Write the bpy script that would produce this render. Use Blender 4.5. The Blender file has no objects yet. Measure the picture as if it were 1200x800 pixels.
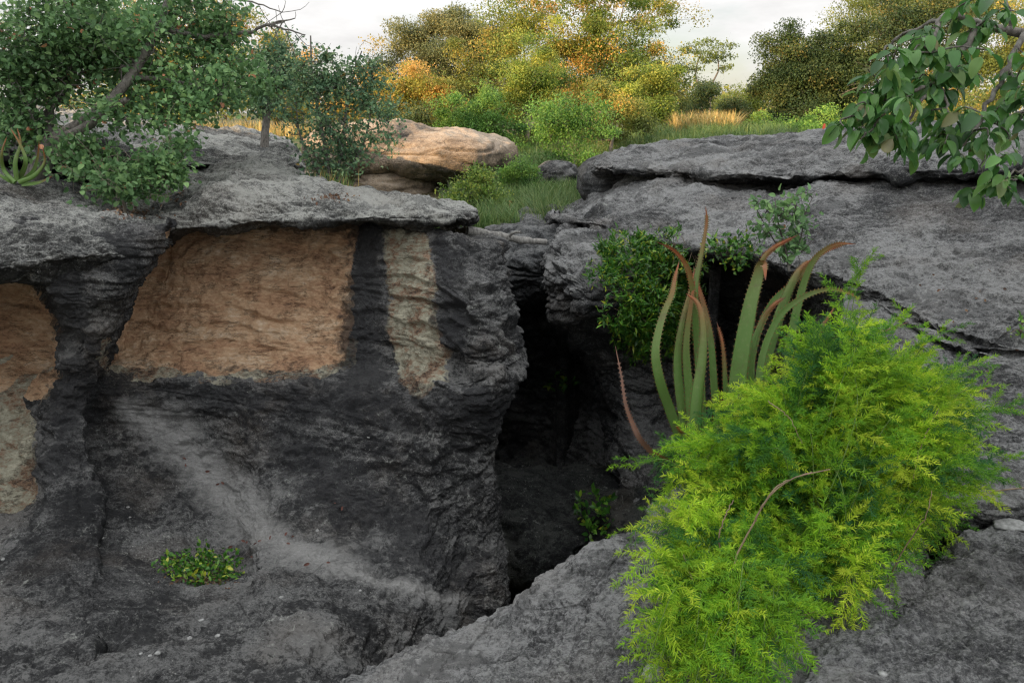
import bpy, math, random
import numpy as np
from mathutils import Vector, Matrix

SEED = 7
random.seed(SEED)
rng = np.random.default_rng(SEED)
SC = bpy.context.scene
COL = SC.collection
PITCH = math.radians(16.0)
F = 933.333
CZ = 4.0
SP, CP = math.sin(PITCH), math.cos(PITCH)

def P(px, py, d):
    """world point seen at photo pixel (1200x800) at forward distance d"""
    X = (px - 600.0) / F * d
    Y = (400.0 - py) / F * d
    return np.array([X, d * CP + Y * SP, CZ - d * SP + Y * CP])

def PA(a):
    a = np.asarray(a, float)
    X = (a[..., 0] - 600.0) / F * a[..., 2]
    Y = (400.0 - a[..., 1]) / F * a[..., 2]
    d = a[..., 2]
    return np.stack([X, d * CP + Y * SP, CZ - d * SP + Y * CP], -1)

def PROJ(w):
    d = w[:, 1] * CP - (w[:, 2] - CZ) * SP
    v = w[:, 1] * SP + (w[:, 2] - CZ) * CP
    d = np.maximum(d, .05)
    return np.stack([600 + F * w[:, 0] / d, 400 - F * v / d, d], 1)

# ------------------------------------------------------------------ noise
_perm = np.random.default_rng(11).permutation(256)
_perm = np.concatenate([_perm, _perm, _perm])
_g = np.random.default_rng(5).normal(size=(256, 3))
_g /= np.linalg.norm(_g, axis=1)[:, None]

def gnoise(p):
    p = np.asarray(p, float)
    if len(p) > 40000:
        return np.concatenate([_gn(p[k:k + 32768]) for k in range(0, len(p), 32768)])
    return _gn(p)

def _gn(p):
    i = np.floor(p).astype(np.int64)
    f = p - i
    i &= 255
    u = f * f * f * (f * (f * 6 - 15) + 10)
    out = 0
    for dx in (0, 1):
        wx = u[:, 0] if dx else 1 - u[:, 0]
        a = _perm[(i[:, 0] + dx) & 255]
        for dy in (0, 1):
            wy = u[:, 1] if dy else 1 - u[:, 1]
            b = _perm[a + ((i[:, 1] + dy) & 255)]
            for dz in (0, 1):
                wz = u[:, 2] if dz else 1 - u[:, 2]
                g = _g[_perm[b + ((i[:, 2] + dz) & 255)]]
                dot = g[:, 0] * (f[:, 0] - dx) + g[:, 1] * (f[:, 1] - dy) + g[:, 2] * (f[:, 2] - dz)
                out = out + wx * wy * wz * dot
    return out * 1.6

def fbm(p, octv=4, gain=.5, lac=2.03):
    a, s, o = 1.0, 0, 0
    for k in range(octv):
        o = o + a * gnoise(p + 17.3 * k)
        s += a
        a *= gain
        p = p * lac
    return o

def smooth(x, a, b):
    t = np.clip((x - a) / (b - a), 0, 1)
    return t * t * (3 - 2 * t)

# ------------------------------------------------------------------ objects
def tag(o, label=None, cat=None, group=None, kind=None):
    if label: o['label'] = label
    if cat: o['category'] = cat
    if group: o['group'] = group
    if kind: o['kind'] = kind
    return o

def empty(name, loc, label, cat, group=None):
    o = bpy.data.objects.new(name, None)
    o.location = Vector([float(c) for c in loc])
    o.empty_display_size = .1
    COL.objects.link(o)
    return tag(o, label, cat, group)

def link_mesh(name, verts, faces, mat, parent=None, attrs=None, shade=True):
    """verts (N,3) world; faces (M,3|4) or list of arrays"""
    if not isinstance(faces, list): faces = [faces]
    faces = [np.asarray(f, np.int32) for f in faces if len(f)]
    me = bpy.data.meshes.new(name)
    v = np.asarray(verts, np.float32)
    if parent is not None:
        v = v - np.array(parent.location, np.float32)[None]
    me.vertices.add(len(v))
    me.vertices.foreach_set('co', np.ascontiguousarray(v).ravel())
    nl = sum(f.size for f in faces)
    npoly = sum(len(f) for f in faces)
    me.loops.add(nl)
    me.loops.foreach_set('vertex_index', np.concatenate([f.ravel() for f in faces]))
    me.polygons.add(npoly)
    tot = np.concatenate([np.full(len(f), f.shape[1], np.int32) for f in faces])
    st = np.concatenate([[0], np.cumsum(tot)[:-1]]).astype(np.int32)
    me.polygons.foreach_set('loop_start', st)
    me.polygons.foreach_set('use_smooth', np.full(npoly, bool(shade)))
    me.update(calc_edges=True)
    if attrs:
        for k, a in attrs.items():
            at = me.attributes.new(k, 'FLOAT', 'POINT')
            at.data.foreach_set('value', np.asarray(a, np.float32))
    me.materials.append(mat)
    o = bpy.data.objects.new(name, me)
    COL.objects.link(o)
    if parent is not None: o.parent = parent
    return o

class MB:
    """collects geometry into one mesh"""
    def __init__(s): s.v, s.q, s.t, s.a, s.n = [], [], [], [], 0
    def add(s, v, quads=None, tris=None, attr=0.5):
        v = np.asarray(v, float)
        if quads is not None and len(quads): s.q.append(np.asarray(quads) + s.n)
        if tris is not None and len(tris): s.t.append(np.asarray(tris) + s.n)
        s.v.append(v)
        s.a.append(np.full(len(v), attr) if np.isscalar(attr) else np.asarray(attr))
        s.n += len(v)
    def build(s, name, mat, parent=None, shade=True):
        f = []
        if s.q: f.append(np.concatenate(s.q))
        if s.t: f.append(np.concatenate(s.t))
        return link_mesh(name, np.concatenate(s.v), f, mat, parent, {'tint': np.concatenate(s.a)}, shade)

def catmull(pts, n):
    pts = np.asarray(pts, float)
    m = len(pts)
    if m == 2:
        t = np.linspace(0, 1, n)[:, None]
        return pts[0] * (1 - t) + pts[1] * t
    t = np.linspace(0, m - 1, n)
    return cr_eval(pts, t)

def cr_eval(pts, t):
    m = len(pts)
    i = np.clip(np.floor(t).astype(int), 0, m - 2)
    f = (t - i)
    f = f.reshape((-1,) + (1,) * (pts.ndim - 1))
    e0 = 2 * pts[0] - pts[1]
    e1 = 2 * pts[-1] - pts[-2]
    q = np.concatenate([e0[None], pts, e1[None]])
    p0, p1, p2, p3 = q[i], q[i + 1], q[i + 2], q[i + 3]
    return .5 * ((2 * p1) + (-p0 + p2) * f + (2 * p0 - 5 * p1 + 4 * p2 - p3) * f ** 2 + (-p0 + 3 * p1 - 3 * p2 + p3) * f ** 3)

def tube(mb, path, radii, sides=6, attr=.5, wob=0.0):
    path = np.asarray(path, float)
    n = len(path)
    radii = np.broadcast_to(np.asarray(radii, float), (n,)) if np.ndim(radii) else np.full(n, radii)
    d = np.gradient(path, axis=0)
    d /= np.linalg.norm(d, axis=1)[:, None] + 1e-9
    ref = np.array([0.31, .17, .93]) if abs(d[0] @ np.array([0.31, .17, .93])) < .9 else np.array([1., 0, 0])
    a = ref - d * (d @ ref)[:, None]
    a /= np.linalg.norm(a, axis=1)[:, None] + 1e-9
    b = np.cross(d, a)
    th = np.arange(sides) * 2 * math.pi / sides
    r = radii[:, None] * np.ones(sides)
    if wob: r = r * (1 + wob * rng.normal(size=r.shape))
    v = path[:, None] + r[..., None] * (np.cos(th)[None, :, None] * a[:, None] + np.sin(th)[None, :, None] * b[:, None])
    v = v.reshape(-1, 3)
    i = np.arange(n - 1)[:, None] * sides
    j = np.arange(sides)[None]
    k = (j + 1) % sides
    q = np.stack([i + j, i + k, i + sides + k, i + sides + j], -1).reshape(-1, 4)
    mb.add(v, quads=q, attr=attr)

# ------------------------------------------------------------------ nodes helper
def newmat(name):
    m = bpy.data.materials.new(name)
    m.use_nodes = True
    nt = m.node_tree
    nt.nodes.clear()
    return m, nt

class N:
    def __init__(s, nt): s.nt = nt
    def __call__(s, typ, **kw):
        n = s.nt.nodes.new(typ)
        for k, v in kw.items():
            if k == 'inp':
                for kk, vv in v.items():
                    if isinstance(vv, bpy.types.NodeSocket): s.nt.links.new(vv, n.inputs[kk])
                    else: n.inputs[kk].default_value = vv
            else: setattr(n, k, v)
        return n
    def math(s, op, a, b=None, c=None, clamp=False):
        n = s.nt.nodes.new('ShaderNodeMath'); n.operation = op; n.use_clamp = clamp
        for i, x in enumerate((a, b, c)):
            if x is None: continue
            if isinstance(x, bpy.types.NodeSocket): s.nt.links.new(x, n.inputs[i])
            else: n.inputs[i].default_value = x
        return n.outputs[0]
    def mix(s, fac, a, b, typ='MIX'):
        n = s.nt.nodes.new('ShaderNodeMix'); n.data_type = 'RGBA'; n.blend_type = typ
        for k, x in ((0, fac), (6, a), (7, b)):
            if isinstance(x, bpy.types.NodeSocket): s.nt.links.new(x, n.inputs[k])
            else: n.inputs[k].default_value = x if k == 0 else (*x, 1)
        return n.outputs[2]
    def noise(s, vec, scale, detail=4, rough=.55, dist=0):
        n = s('ShaderNodeTexNoise', inp={'Vector': vec, 'Scale': scale, 'Detail': detail, 'Roughness': rough, 'Distortion': dist})
        return n.outputs['Fac']
    def rng(s, x, a, b, c=0., d=1.):
        n = s('ShaderNodeMapRange', inp={0: x, 1: a, 2: b, 3: c, 4: d}); n.clamp = True
        return n.outputs[0]
    def attr(s, name):
        return s('ShaderNodeAttribute', attribute_name=name).outputs['Fac']

def rock_material(name, dark=(.035, .037, .039), mid=(.10, .105, .11), light=(.21, .215, .215), warm=0.0, up=1.0, blackness=.6):
    m, nt = newmat(name)
    n = N(nt)
    pos = n('ShaderNodeNewGeometry')
    P_ = pos.outputs['Position']
    st = n('ShaderNodeMapping', inp={'Vector': P_, 'Scale': (1, 2.4, 3.4)}).outputs[0]
    st2 = n('ShaderNodeMapping', inp={'Vector': P_, 'Scale': (1, 1, 7)}).outputs[0]
    big = n.noise(P_, .9, 5, .6, .4)
    med = n.noise(st, 4.5, 9, .72, .3)
    fine = n.noise(st, 24, 7, .78)
    grit = n.noise(P_, 95, 5, .8)
    x = n.math('MULTIPLY_ADD', big, .75, -.175)
    x = n.math('MULTIPLY_ADD', med, .50, x)
    x = n.math('MULTIPLY_ADD', fine, .42, x)
    x = n.math('MULTIPLY_ADD', grit, .70, n.math('SUBTRACT', x, .24))       # mean ~ .77
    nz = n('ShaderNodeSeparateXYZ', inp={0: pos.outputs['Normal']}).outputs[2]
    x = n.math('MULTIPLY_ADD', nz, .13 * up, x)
    x = n.math('MULTIPLY_ADD', n.attr('lighten'), .22, x)
    ramp = n('ShaderNodeValToRGB', inp={0: x})
    cr = ramp.color_ramp
    cr.elements[0].position = .68; cr.elements[0].color = (*dark, 1)
    cr.elements[1].position = .80; cr.elements[1].color = (*mid, 1)
    e = cr.elements.new(.93); e.color = (*light, 1)
    col = ramp.outputs[0]
    wv = n('ShaderNodeMix', data_type='VECTOR', inp={0: .09, 4: P_, 5: n('ShaderNodeTexNoise', inp={'Vector': P_, 'Scale': 2.6, 'Detail': 4.0}).outputs['Color']}).outputs[1]
    vc = n('ShaderNodeTexVoronoi', feature='DISTANCE_TO_EDGE', inp={'Vector': n('ShaderNodeMapping', inp={'Vector': wv, 'Scale': (1, 1.3, 2.4)}).outputs[0], 'Scale': 1.35}).outputs['Distance']
    joint = n.math('MULTIPLY', n.rng(vc, .0, .010, 1, 0), n.rng(n.noise(P_, 1.9, 3), .50, .56))
    col = n.mix(n.math('MULTIPLY', joint, .5), col, (.014, .014, .015))
    # warm minerals tint
    tintn = n.rng(n.noise(P_, 1.7, 4), .5, .7, 0, .22 + warm)
    col = n.mix(tintn, col, (.17, .13, .095))
    # crustose lichen, pale spots and black spots
    lich = n.rng(n.noise(P_, 16, 7, .82, .6), .57, .63)
    lich = n.math('MULTIPLY', lich, n.rng(n.noise(P_, 1.6, 3), .42, .62))
    lich = n.math('MULTIPLY', lich, n.rng(nz, -.5, .4, .25, 1.))
    col = n.mix(n.math('MULTIPLY', lich, .9), col, (.40, .415, .385))
    spots = n('ShaderNodeTexVoronoi', inp={'Vector': P_, 'Scale': 42.0, 'Randomness': 1.0}).outputs['Distance']
    sp = n.math('MULTIPLY', n.rng(n.math('MULTIPLY_ADD', grit, .3, spots), .26, .32, 1, 0), n.rng(n.noise(P_, 5, 4, .7), .47, .58))
    col = n.mix(n.math('MULTIPLY', sp, .7), col, (.42, .42, .40))
    blk = n.rng(n.math('MULTIPLY_ADD', n.noise(P_, 2.6, 5, .7, .3), .55, n.math('MULTIPLY', n.noise(P_, 30, 8, .85), .55)), .55, .60)
    col = n.mix(n.math('MULTIPLY', blk, blackness), col, (.018, .019, .021))
    edge = n.noise(P_, 14, 6, .7, .4)
    edge = n.math('MULTIPLY_ADD', edge, 2.6, -1.3)
    edge2 = n.noise(P_, 3.2, 3, .6)
    edge = n.math('MULTIPLY_ADD', n.math('SUBTRACT', edge2, .5), 1.8, edge)
    # bare orange sandstone
    o1 = n.noise(n('ShaderNodeMapping', inp={'Vector': P_, 'Scale': (1, 1, 2.4)}).outputs[0], 3.0, 6, .72, .2)
    o2 = n.noise(n('ShaderNodeMapping', inp={'Vector': P_, 'Scale': (1, 1, 2.6)}).outputs[0], 22, 8, .82)
    oc = n('ShaderNodeValToRGB', inp={0: n.math('MULTIPLY_ADD', o2, .45, n.math('MULTIPLY', o1, .6))})
    r = oc.color_ramp
    r.elements[0].position = .38; r.elements[0].color = (.22, .14, .10, 1)
    r.elements[1].position = .66; r.elements[1].color = (.80, .66, .50, 1)
    e = r.elements.new(.46); e.color = (.50, .30, .18, 1)
    e = r.elements.new(.55); e.color = (.64, .44, .28, 1)
    m1 = n.rng(n.math('ADD', n.attr('orange'), edge), -.10, .10)
    col = n.mix(m1, col, oc.outputs[0])
    # cream / grey-green bare stone
    cc = n('ShaderNodeValToRGB', inp={0: n.math('MULTIPLY_ADD', o2, .5, n.math('MULTIPLY', n.noise(P_, 6, 5, .7), .5))})
    r = cc.color_ramp
    r.elements[0].position = .40; r.elements[0].color = (.06, .055, .05, 1)
    r.elements[1].position = .60; r.elements[1].color = (.58, .55, .43, 1)
    e = r.elements.new(.455); e.color = (.32, .20, .13, 1)
    e = r.elements.new(.51); e.color = (.36, .35, .27, 1)
    m2 = n.rng(n.math('ADD', n.attr('cream'), edge), -.12, .12)
    col = n.mix(m2, col, cc.outputs[0])
    # black water streaks, plus painted shade under the ledge lip
    m3 = n.rng(n.math('ADD', n.attr('stain_shade'), n.math('MULTIPLY', edge, .8)), -.2, .25, 0, .8)
    col = n.mix(m3, col, (.030, .031, .034))
    # washed pale chute
    ck = n.math('MULTIPLY_ADD', fine, .34, n.math('MULTIPLY_ADD', grit, .26, .02))
    cw = n('ShaderNodeCombineColor', inp={0: ck, 1: n.math('MULTIPLY', ck, 1.0), 2: n.math('MULTIPLY', ck, .98)}).outputs[0]
    m4 = n.rng(n.math('ADD', n.attr('wash'), n.math('MULTIPLY', edge, .9)), -.35, .9, 0, .9)
    col = n.mix(m4, col, cw)
    o3 = n.noise(n('ShaderNodeMapping', inp={'Vector': P_, 'Scale': (1, 1, 6.5)}).outputs[0], 4.0, 9, .72, .25)
    cl_ = n.math('ABSOLUTE', n.math('SUBTRACT', o3, .5))
    crk = n.math('MULTIPLY', n.math('MULTIPLY', n.rng(cl_, .004, .016, 1, 0), n.rng(n.noise(P_, 7, 3), .46, .54)), n.math('MAXIMUM', m1, m2))
    col = n.mix(n.math('MULTIPLY', crk, .8), col, (.05, .03, .02))
    fine = n.math('SUBTRACT', n.math('SUBTRACT', fine, n.math('MULTIPLY', joint, .5)), n.math('MULTIPLY', crk, .7))
    fine = n.math('MULTIPLY_ADD', n.math('MULTIPLY', o3, m1), .5, fine)
    b1 = n('ShaderNodeBump', inp={'Height': fine, 'Strength': .75, 'Distance': .05})
    b2 = n('ShaderNodeBump', inp={'Height': grit, 'Strength': .5, 'Distance': .008, 'Normal': b1.outputs[0]})
    bs = n('ShaderNodeBsdfPrincipled', inp={'Base Color': col, 'Roughness': .88, 'Normal': b2.outputs[0]})
    bs.inputs['Specular IOR Level'].default_value = .25
    out = n('ShaderNodeOutputMaterial', inp={0: bs.outputs[0]})
    return m

def leaf_material(name, stops, transl=.3, rough=.5, spec=.3, patch=None):
    """stops: list of (position, colour) over the per-leaf value 'tint'"""
    m, nt = newmat(name)
    n = N(nt)
    ramp = n('ShaderNodeValToRGB', inp={0: n.attr('tint')})
    cr = ramp.color_ramp
    cr.elements[0].position = stops[0][0]; cr.elements[0].color = (*stops[0][1], 1)
    cr.elements[1].position = stops[-1][0]; cr.elements[1].color = (*stops[-1][1], 1)
    for p, c in stops[1:-1]:
        e = cr.elements.new(p); e.color = (*c, 1)
    col = ramp.outputs[0]
    g = n('ShaderNodeNewGeometry').outputs['Position']
    v = n.rng(n.noise(g, 1.3 if patch is None else patch, 3), .3, .7, .72, 1.28)
    col = n.mix(1., col, n('ShaderNodeCombineColor', inp={0: v, 1: v, 2: v}).outputs[0], 'MULTIPLY')
    bs = n('ShaderNodeBsdfPrincipled', inp={'Base Color': col, 'Roughness': rough})
    bs.inputs['Specular IOR Level'].default_value = spec
    tr = n('ShaderNodeBsdfTranslucent', inp={'Color': col})
    mx = n('ShaderNodeMixShader', inp={0: transl, 1: bs.outputs[0], 2: tr.outputs[0]})
    n('ShaderNodeOutputMaterial', inp={0: mx.outputs[0]})
    return m

def bark_material(name, a=(.05, .045, .04), b=(.20, .185, .165)):
    m, nt = newmat(name)
    n = N(nt)
    g = n('ShaderNodeNewGeometry').outputs['Position']
    mp = n('ShaderNodeMapping', inp={'Vector': g, 'Scale': (3, 3, 1)}).outputs[0]
    x = n.noise(mp, 14, 6, .7, .5)
    col = n.mix(n.rng(x, .35, .65), a, b)
    col = n.mix(n.rng(n.noise(g, 7, 4, .7), .55, .65, 0, .5), col, (.26, .26, .23))
    bp = n('ShaderNodeBump', inp={'Height': x, 'Strength': .7, 'Distance': .01})
    bs = n('ShaderNodeBsdfPrincipled', inp={'Base Color': col, 'Roughness': .85, 'Normal': bp.outputs[0]})
    n('ShaderNodeOutputMaterial', inp={0: bs.outputs[0]})
    return m

def plain_material(name, c, rough=.8, var=.3, scale=20):
    m, nt = newmat(name)
    n = N(nt)
    g = n('ShaderNodeNewGeometry').outputs['Position']
    x = n.rng(n.noise(g, scale, 4), .3, .7, 1 - var, 1 + var)
    col = n.mix(1., c, n('ShaderNodeCombineColor', inp={0: x, 1: x, 2: x}).outputs[0], 'MULTIPLY')
    bs = n('ShaderNodeBsdfPrincipled', inp={'Base Color': col, 'Roughness': rough})
    n('ShaderNodeOutputMaterial', inp={0: bs.outputs[0]})
    return m

# ------------------------------------------------------------------ masks on rock faces (in photo pixels of the face as it stands)
def sdf_poly(q, poly):
    """signed distance in px, positive inside"""
    poly = np.asarray(poly, float)
    d = np.full(len(q), 1e9)
    inside = np.zeros(len(q), bool)
    for k in range(len(poly)):
        a, b = poly[k], poly[(k + 1) % len(poly)]
        ab = b - a
        t = np.clip(((q - a) @ ab) / (ab @ ab + 1e-9), 0, 1)
        d = np.minimum(d, np.linalg.norm(q - (a + t[:, None] * ab), axis=1))
        c = ((a[1] > q[:, 1]) != (b[1] > q[:, 1]))
        xx = (b[0] - a[0]) * (q[:, 1] - a[1]) / (b[1] - a[1] + 1e-12) + a[0]
        inside ^= c & (q[:, 0] < xx)
    return np.where(inside, d, -d)

def d_line(q, pts):
    """distance in px to a polyline with widths: pts (x,y,w) -> w - distance"""
    best = np.full(len(q), -1e9)
    pts = np.asarray(pts, float)
    for a, b in zip(pts[:-1], pts[1:]):
        ab = b[:2] - a[:2]
        t = np.clip(((q - a[:2]) @ ab) / (ab @ ab + 1e-9), 0, 1)
        w = a[2] * (1 - t) + b[2] * t
        best = np.maximum(best, (w - np.linalg.norm(q - (a[:2] + t[:, None] * ab), axis=1)) / w)
    return best

def strata(p, freq=9., warp=.35, tilt=(.05, .02)):
    z = p[:, 2] + tilt[0] * p[:, 0] + tilt[1] * p[:, 1]
    w = gnoise(np.stack([p[:, 0] * .9, p[:, 1] * .9, z * 1.1 + 4], 1))
    return gnoise(np.stack([p[:, 0] * .8 + 3, p[:, 1] * .8, z * freq + w * warp * freq * .25], 1))

def rock_net(rows, step=1.45, amp=1.0, big=.06, lam=.018, crack=.03, crackf=7., pits=0., seedoff=0., skirt=-1, mid=1.0, bed=0., extL=0, extR=0, fade=None, closed=False, masks=None, step_v=None):
    if extL: rows = [[(r[0][0] - extL, r[0][1], r[0][2])] + list(r) for r in rows]
    if extR: rows = [list(r) + [(r[-1][0] + extR, r[-1][1], r[-1][2])] for r in rows]
    R = PA(np.array(rows, float))           # (r,c,3)
    Pd = np.array(rows, float)[..., 2]
    def samples(net, dep, ax):
        L = np.linalg.norm(np.diff(net, axis=ax), axis=2)
        D = dep
        Dm = (D[1:] + D[:-1]) / 2 if ax == 0 else (D[:, 1:] + D[:, :-1]) / 2
        px = L / np.maximum(Dm, 1.2) * F
        px = np.percentile(px, 70, axis=1 - ax)
        t = [0.]
        for k, l in enumerate(px):
            nn = int(max(3, min(160, math.ceil(l / step))))
            if ax == 1 and ((k == 0 and extL) or (k == len(px) - 1 and extR)): nn = min(nn, 90)
            t += list(k + (np.arange(nn) + 1) / nn)
        return np.array(t)
    tr = samples(R, Pd, 0)
    tc = samples(R, Pd, 1)
    A = cr_eval(R, tr)
    A = cr_eval(A.transpose(1, 0, 2), tc).transpose(1, 0, 2)
    nr, nc = A.shape[:2]
    def normals(A):
        du = np.gradient(A, axis=1); dv = np.gradient(A, axis=0)
        n = np.cross(du, dv)
        n /= np.linalg.norm(n, axis=2)[..., None] + 1e-9
        return n
    nrm = normals(A)
    # rows go down the face, columns to the right: cross(du,dv) points away from the camera -> flip
    nrm = -nrm
    c = A[nr // 2, nc // 2]
    flat = A.reshape(-1, 3)
    nf = nrm.reshape(-1, 3)
    o = seedoff
    d = big * fbm(flat * 1.1 + o, 2)
    B = flat + nf * (d * amp)[:, None]
    nrm2 = -normals(B.reshape(nr, nc, 3)); nf = nrm2.reshape(-1, 3)
    vert = 1 - np.clip(np.abs(nf[:, 2]), 0, 1) ** 1.5
    if callable(mid): mid = mid(PROJ(B))
    fz = flat * np.array([1, 1, 1.7])
    wq = fz + .12 * np.stack([gnoise(fz * 2 + 3), gnoise(fz * 2 + 13), gnoise(fz * 2 + 23)], 1)
    d = .016 * mid * fbm(flat * 3.6 + 9 + o, 3) + .060 * mid * (np.abs(gnoise(wq * 2.6 + o)) - .25) + .034 * (np.abs(gnoise(wq * 6.3 + 4 + o)) - .25) + .018 * (np.abs(gnoise(wq * 15 + 8 + o)) - .25) + .009 * np.abs(gnoise(wq * 33 + 5 + o)) + .008 * fbm(flat * 15 + 2 + o, 3, .6) 
    s = strata(flat + o * .37, crackf)
    s2 = strata(flat + 7 + o, crackf * 3.1)
    mod = smooth(gnoise(flat * 1.3 + 31 + o), -.25, .35)
    d += lam * (s2 * .7 + s) * (.35 + .65 * vert)
    cr = np.exp(-(s / .045) ** 2) * mod
    cr2 = np.exp(-(s2 / .06) ** 2) * smooth(gnoise(flat * 2.1 + 3 + o), 0, .5)
    d -= crack * (cr + .45 * cr2) * (.04 + .96 * vert ** 2)
    if pits:
        pn = gnoise(flat * np.array([3.2, 3.2, 8.]) + 27.5 + o)
        pv = pits(PROJ(B)) if callable(pits) else pits
        d -= pv * smooth(pn, .12, .45)
    if not (np.isscalar(bed) and bed == 0):
        bv = bed(PROJ(B)) if callable(bed) else bed
        for fr_, am_ in ((7.5, 1.), (19., .45)):
            u_ = (flat[:, 2] + .04 * flat[:, 0]) * fr_ + 1.1 * fbm(flat * np.array([1.1, 1.1, 1.6]) + 60 + o, 3) * fr_ / 9
            f_ = u_ - np.floor(u_)
            saw = np.where(f_ > .12, (1 - f_) / .88, f_ / .12)      # each bed sticks out at its foot
            am = smooth(gnoise(flat * np.array([1.6, 1.6, 5.]) + 80 + o + fr_), -.25, .35)
            d += bv * am_ * am * (saw - .5) * vert
    # micro pitting
    mp = gnoise(flat * 22 + o)
    d -= .006 * smooth(mp, .1, .6)
    d += .0035 * fbm(flat * 55 + o, 2)
    if fade is not None: d = d * fade
    V = B + nf * (d * amp)[:, None]
    idx = np.arange(nr * nc).reshape(nr, nc)
    q = np.stack([idx[:-1, :-1], idx[1:, :-1], idx[1:, 1:], idx[:-1, 1:]], -1).reshape(-1, 4)
    at = {}
    px = PROJ(B)
    for k in ('orange', 'cream', 'stain_shade', 'wash', 'lighten'):
        at[k] = np.full(len(V), -5. if k != 'lighten' else 0.)
    if masks:
        for k, fn in masks.items(): at[k] = fn(px, V)
    if skirt is not None:
        z0 = skirt
        loop = np.concatenate([idx[:, -1], idx[-1, -2::-1], idx[-2::-1, 0]])
        lv = V[loop].copy()
        lv[:, 2] = np.minimum(lv[:, 2] - .3, z0)
        n0 = len(V)
        V = np.concatenate([V, lv])
        m = len(loop)
        k = np.arange(m - 1); k2 = k + 1
        q = np.concatenate([q, np.stack([loop[k], loop[k2], n0 + k2, n0 + k], -1)])
        for key in at: at[key] = np.concatenate([at[key], at[key][loop]])
    return V, q, at

def rock(name, label, cat, rows, mat, group=None, **kw):
    V, q, at = rock_net(rows, **kw)
    o = link_mesh(name, V, q, mat, None, at)
    base = V[:, :].mean(0); base[2] = V[:, 2].min()
    o.data.transform(Matrix.Translation(Vector([-float(c) for c in base])))
    o.location = Vector([float(c) for c in base])
    tag(o, label, cat, group)
    ROCKS.append(o)
    return o
ROCKS = []
#@@SECTION materials
M = {}
M['rock'] = rock_material('rock_grey')
M['rock_left'] = rock_material('rock_left_wall', dark=(.024, .025, .027), mid=(.082, .083, .084), light=(.20, .202, .20), blackness=.85)
M['rock_deep'] = rock_material('rock_cleft_shade', dark=(.014, .016, .016), mid=(.035, .04, .04), light=(.08, .085, .08), blackness=.9)  # colour darkened to paint in the gloom of the cleft
M['rock_cap'] = rock_material('rock_cap', dark=(.036, .037, .037), mid=(.13, .133, .130), light=(.42, .425, .40), blackness=.5)
M['rock_right'] = rock_material('rock_right', dark=(.035, .037, .040), mid=(.122, .124, .126), light=(.31, .315, .315), blackness=.5)
M['rock_far'] = rock_material('rock_far', dark=(.10, .09, .08), mid=(.34, .26, .19), light=(.56, .46, .36), warm=.5, blackness=.25)  # sunlight on the boulder boosted through a warmer, brighter base colour
M['bark'] = bark_material('bark_grey')
M['bark_pale'] = bark_material('bark_pale', (.12, .10, .08), (.34, .29, .23))
M['bark_dark'] = bark_material('bark_dark', (.03, .026, .022), (.10, .085, .07))
M['leaf_left'] = leaf_material('leaves_left', [(0, (0.082, 0.165, 0.069)), (.45, (0.141, 0.271, 0.110)), (.93, (0.235, 0.389, 0.143)), (.985, (0.517, 0.389, 0.127)), (1, (0.587, 0.271, 0.157))], .3)
M['leaf_small'] = leaf_material('leaves_small', [(0, (0.081, 0.164, 0.092)), (.5, (0.150, 0.265, 0.138)), (.96, (0.281, 0.400, 0.184)), (1, (0.501, 0.346, 0.116))], .3)
M['leaf_sunlit'] = leaf_material('leaves_sunlit', [(0, (0.072, 0.138, 0.034)), (.4, (0.193, 0.276, 0.057)), (.7, (0.411, 0.380, 0.081)), (1, (0.724, 0.437, 0.138))], .35)  # gold end of the ramp paints warm sunlight onto green leaves
M['leaf_olive'] = leaf_material('leaves_olive', [(0, (0.102, 0.145, 0.043)), (.5, (0.203, 0.261, 0.065)), (.85, (0.377, 0.362, 0.087)), (1, (0.522, 0.348, 0.087))], .35)
M['leaf_yellow'] = leaf_material('leaves_yellow_green', [(0, (0.087, 0.174, 0.036)), (.5, (0.232, 0.334, 0.065)), (1, (0.522, 0.507, 0.102))], .35)
M['leaf_green'] = leaf_material('leaves_green', [(0, (0.072, 0.174, 0.043)), (.5, (0.145, 0.304, 0.065)), (1, (0.290, 0.450, 0.087))], .35)
M['leaf_dark'] = leaf_material('leaves_dark', [(0, (0.033, 0.068, 0.027)), (.5, (0.060, 0.105, 0.038)), (.9, (0.112, 0.150, 0.045)), (1, (0.225, 0.195, 0.060))], .2)
M['leaf_grey'] = leaf_material('leaves_grey', [(0, (0.095, 0.131, 0.060)), (.5, (0.190, 0.226, 0.107)), (1, (0.381, 0.357, 0.155))], .35)
M['leaf_big'] = leaf_material('leaves_broad', [(0, (0.040, 0.115, 0.034)), (.4, (0.063, 0.184, 0.046)), (.8, (0.115, 0.276, 0.057)), (.96, (0.184, 0.310, 0.092)), (1, (0.230, 0.218, 0.103))], .35, .38, .5, patch=8)
M['leaf_fern'] = leaf_material('leaves_creeper', [(0, (0.022, 0.088, 0.015)), (.55, (0.056, 0.175, 0.020)), (.85, (0.125, 0.275, 0.025)), (1, (0.375, 0.400, 0.037))], .2, .35, .5, patch=9)
M['feather'] = leaf_material('asparagus_needles', [(0, (0.043, 0.149, 0.052)), (.25, (0.081, 0.230, 0.034)), (.5, (0.186, 0.402, 0.029)), (.8, (0.360, 0.564, 0.034)), (1, (0.596, 0.713, 0.069))], .35, .55, .2, patch=6)
M['grass'] = leaf_material('grass_blades', [(0, (0.078, 0.156, 0.046)), (.5, (0.156, 0.247, 0.078)), (.75, (0.286, 0.312, 0.117)), (.76, (0.468, 0.351, 0.130)), (1, (0.650, 0.494, 0.208))], .3)
M['stem'] = plain_material('stem_dry', (.20, .145, .09), .7)
M['dead'] = plain_material('dead_leaf', (.10, .04, .03), .8)
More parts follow.
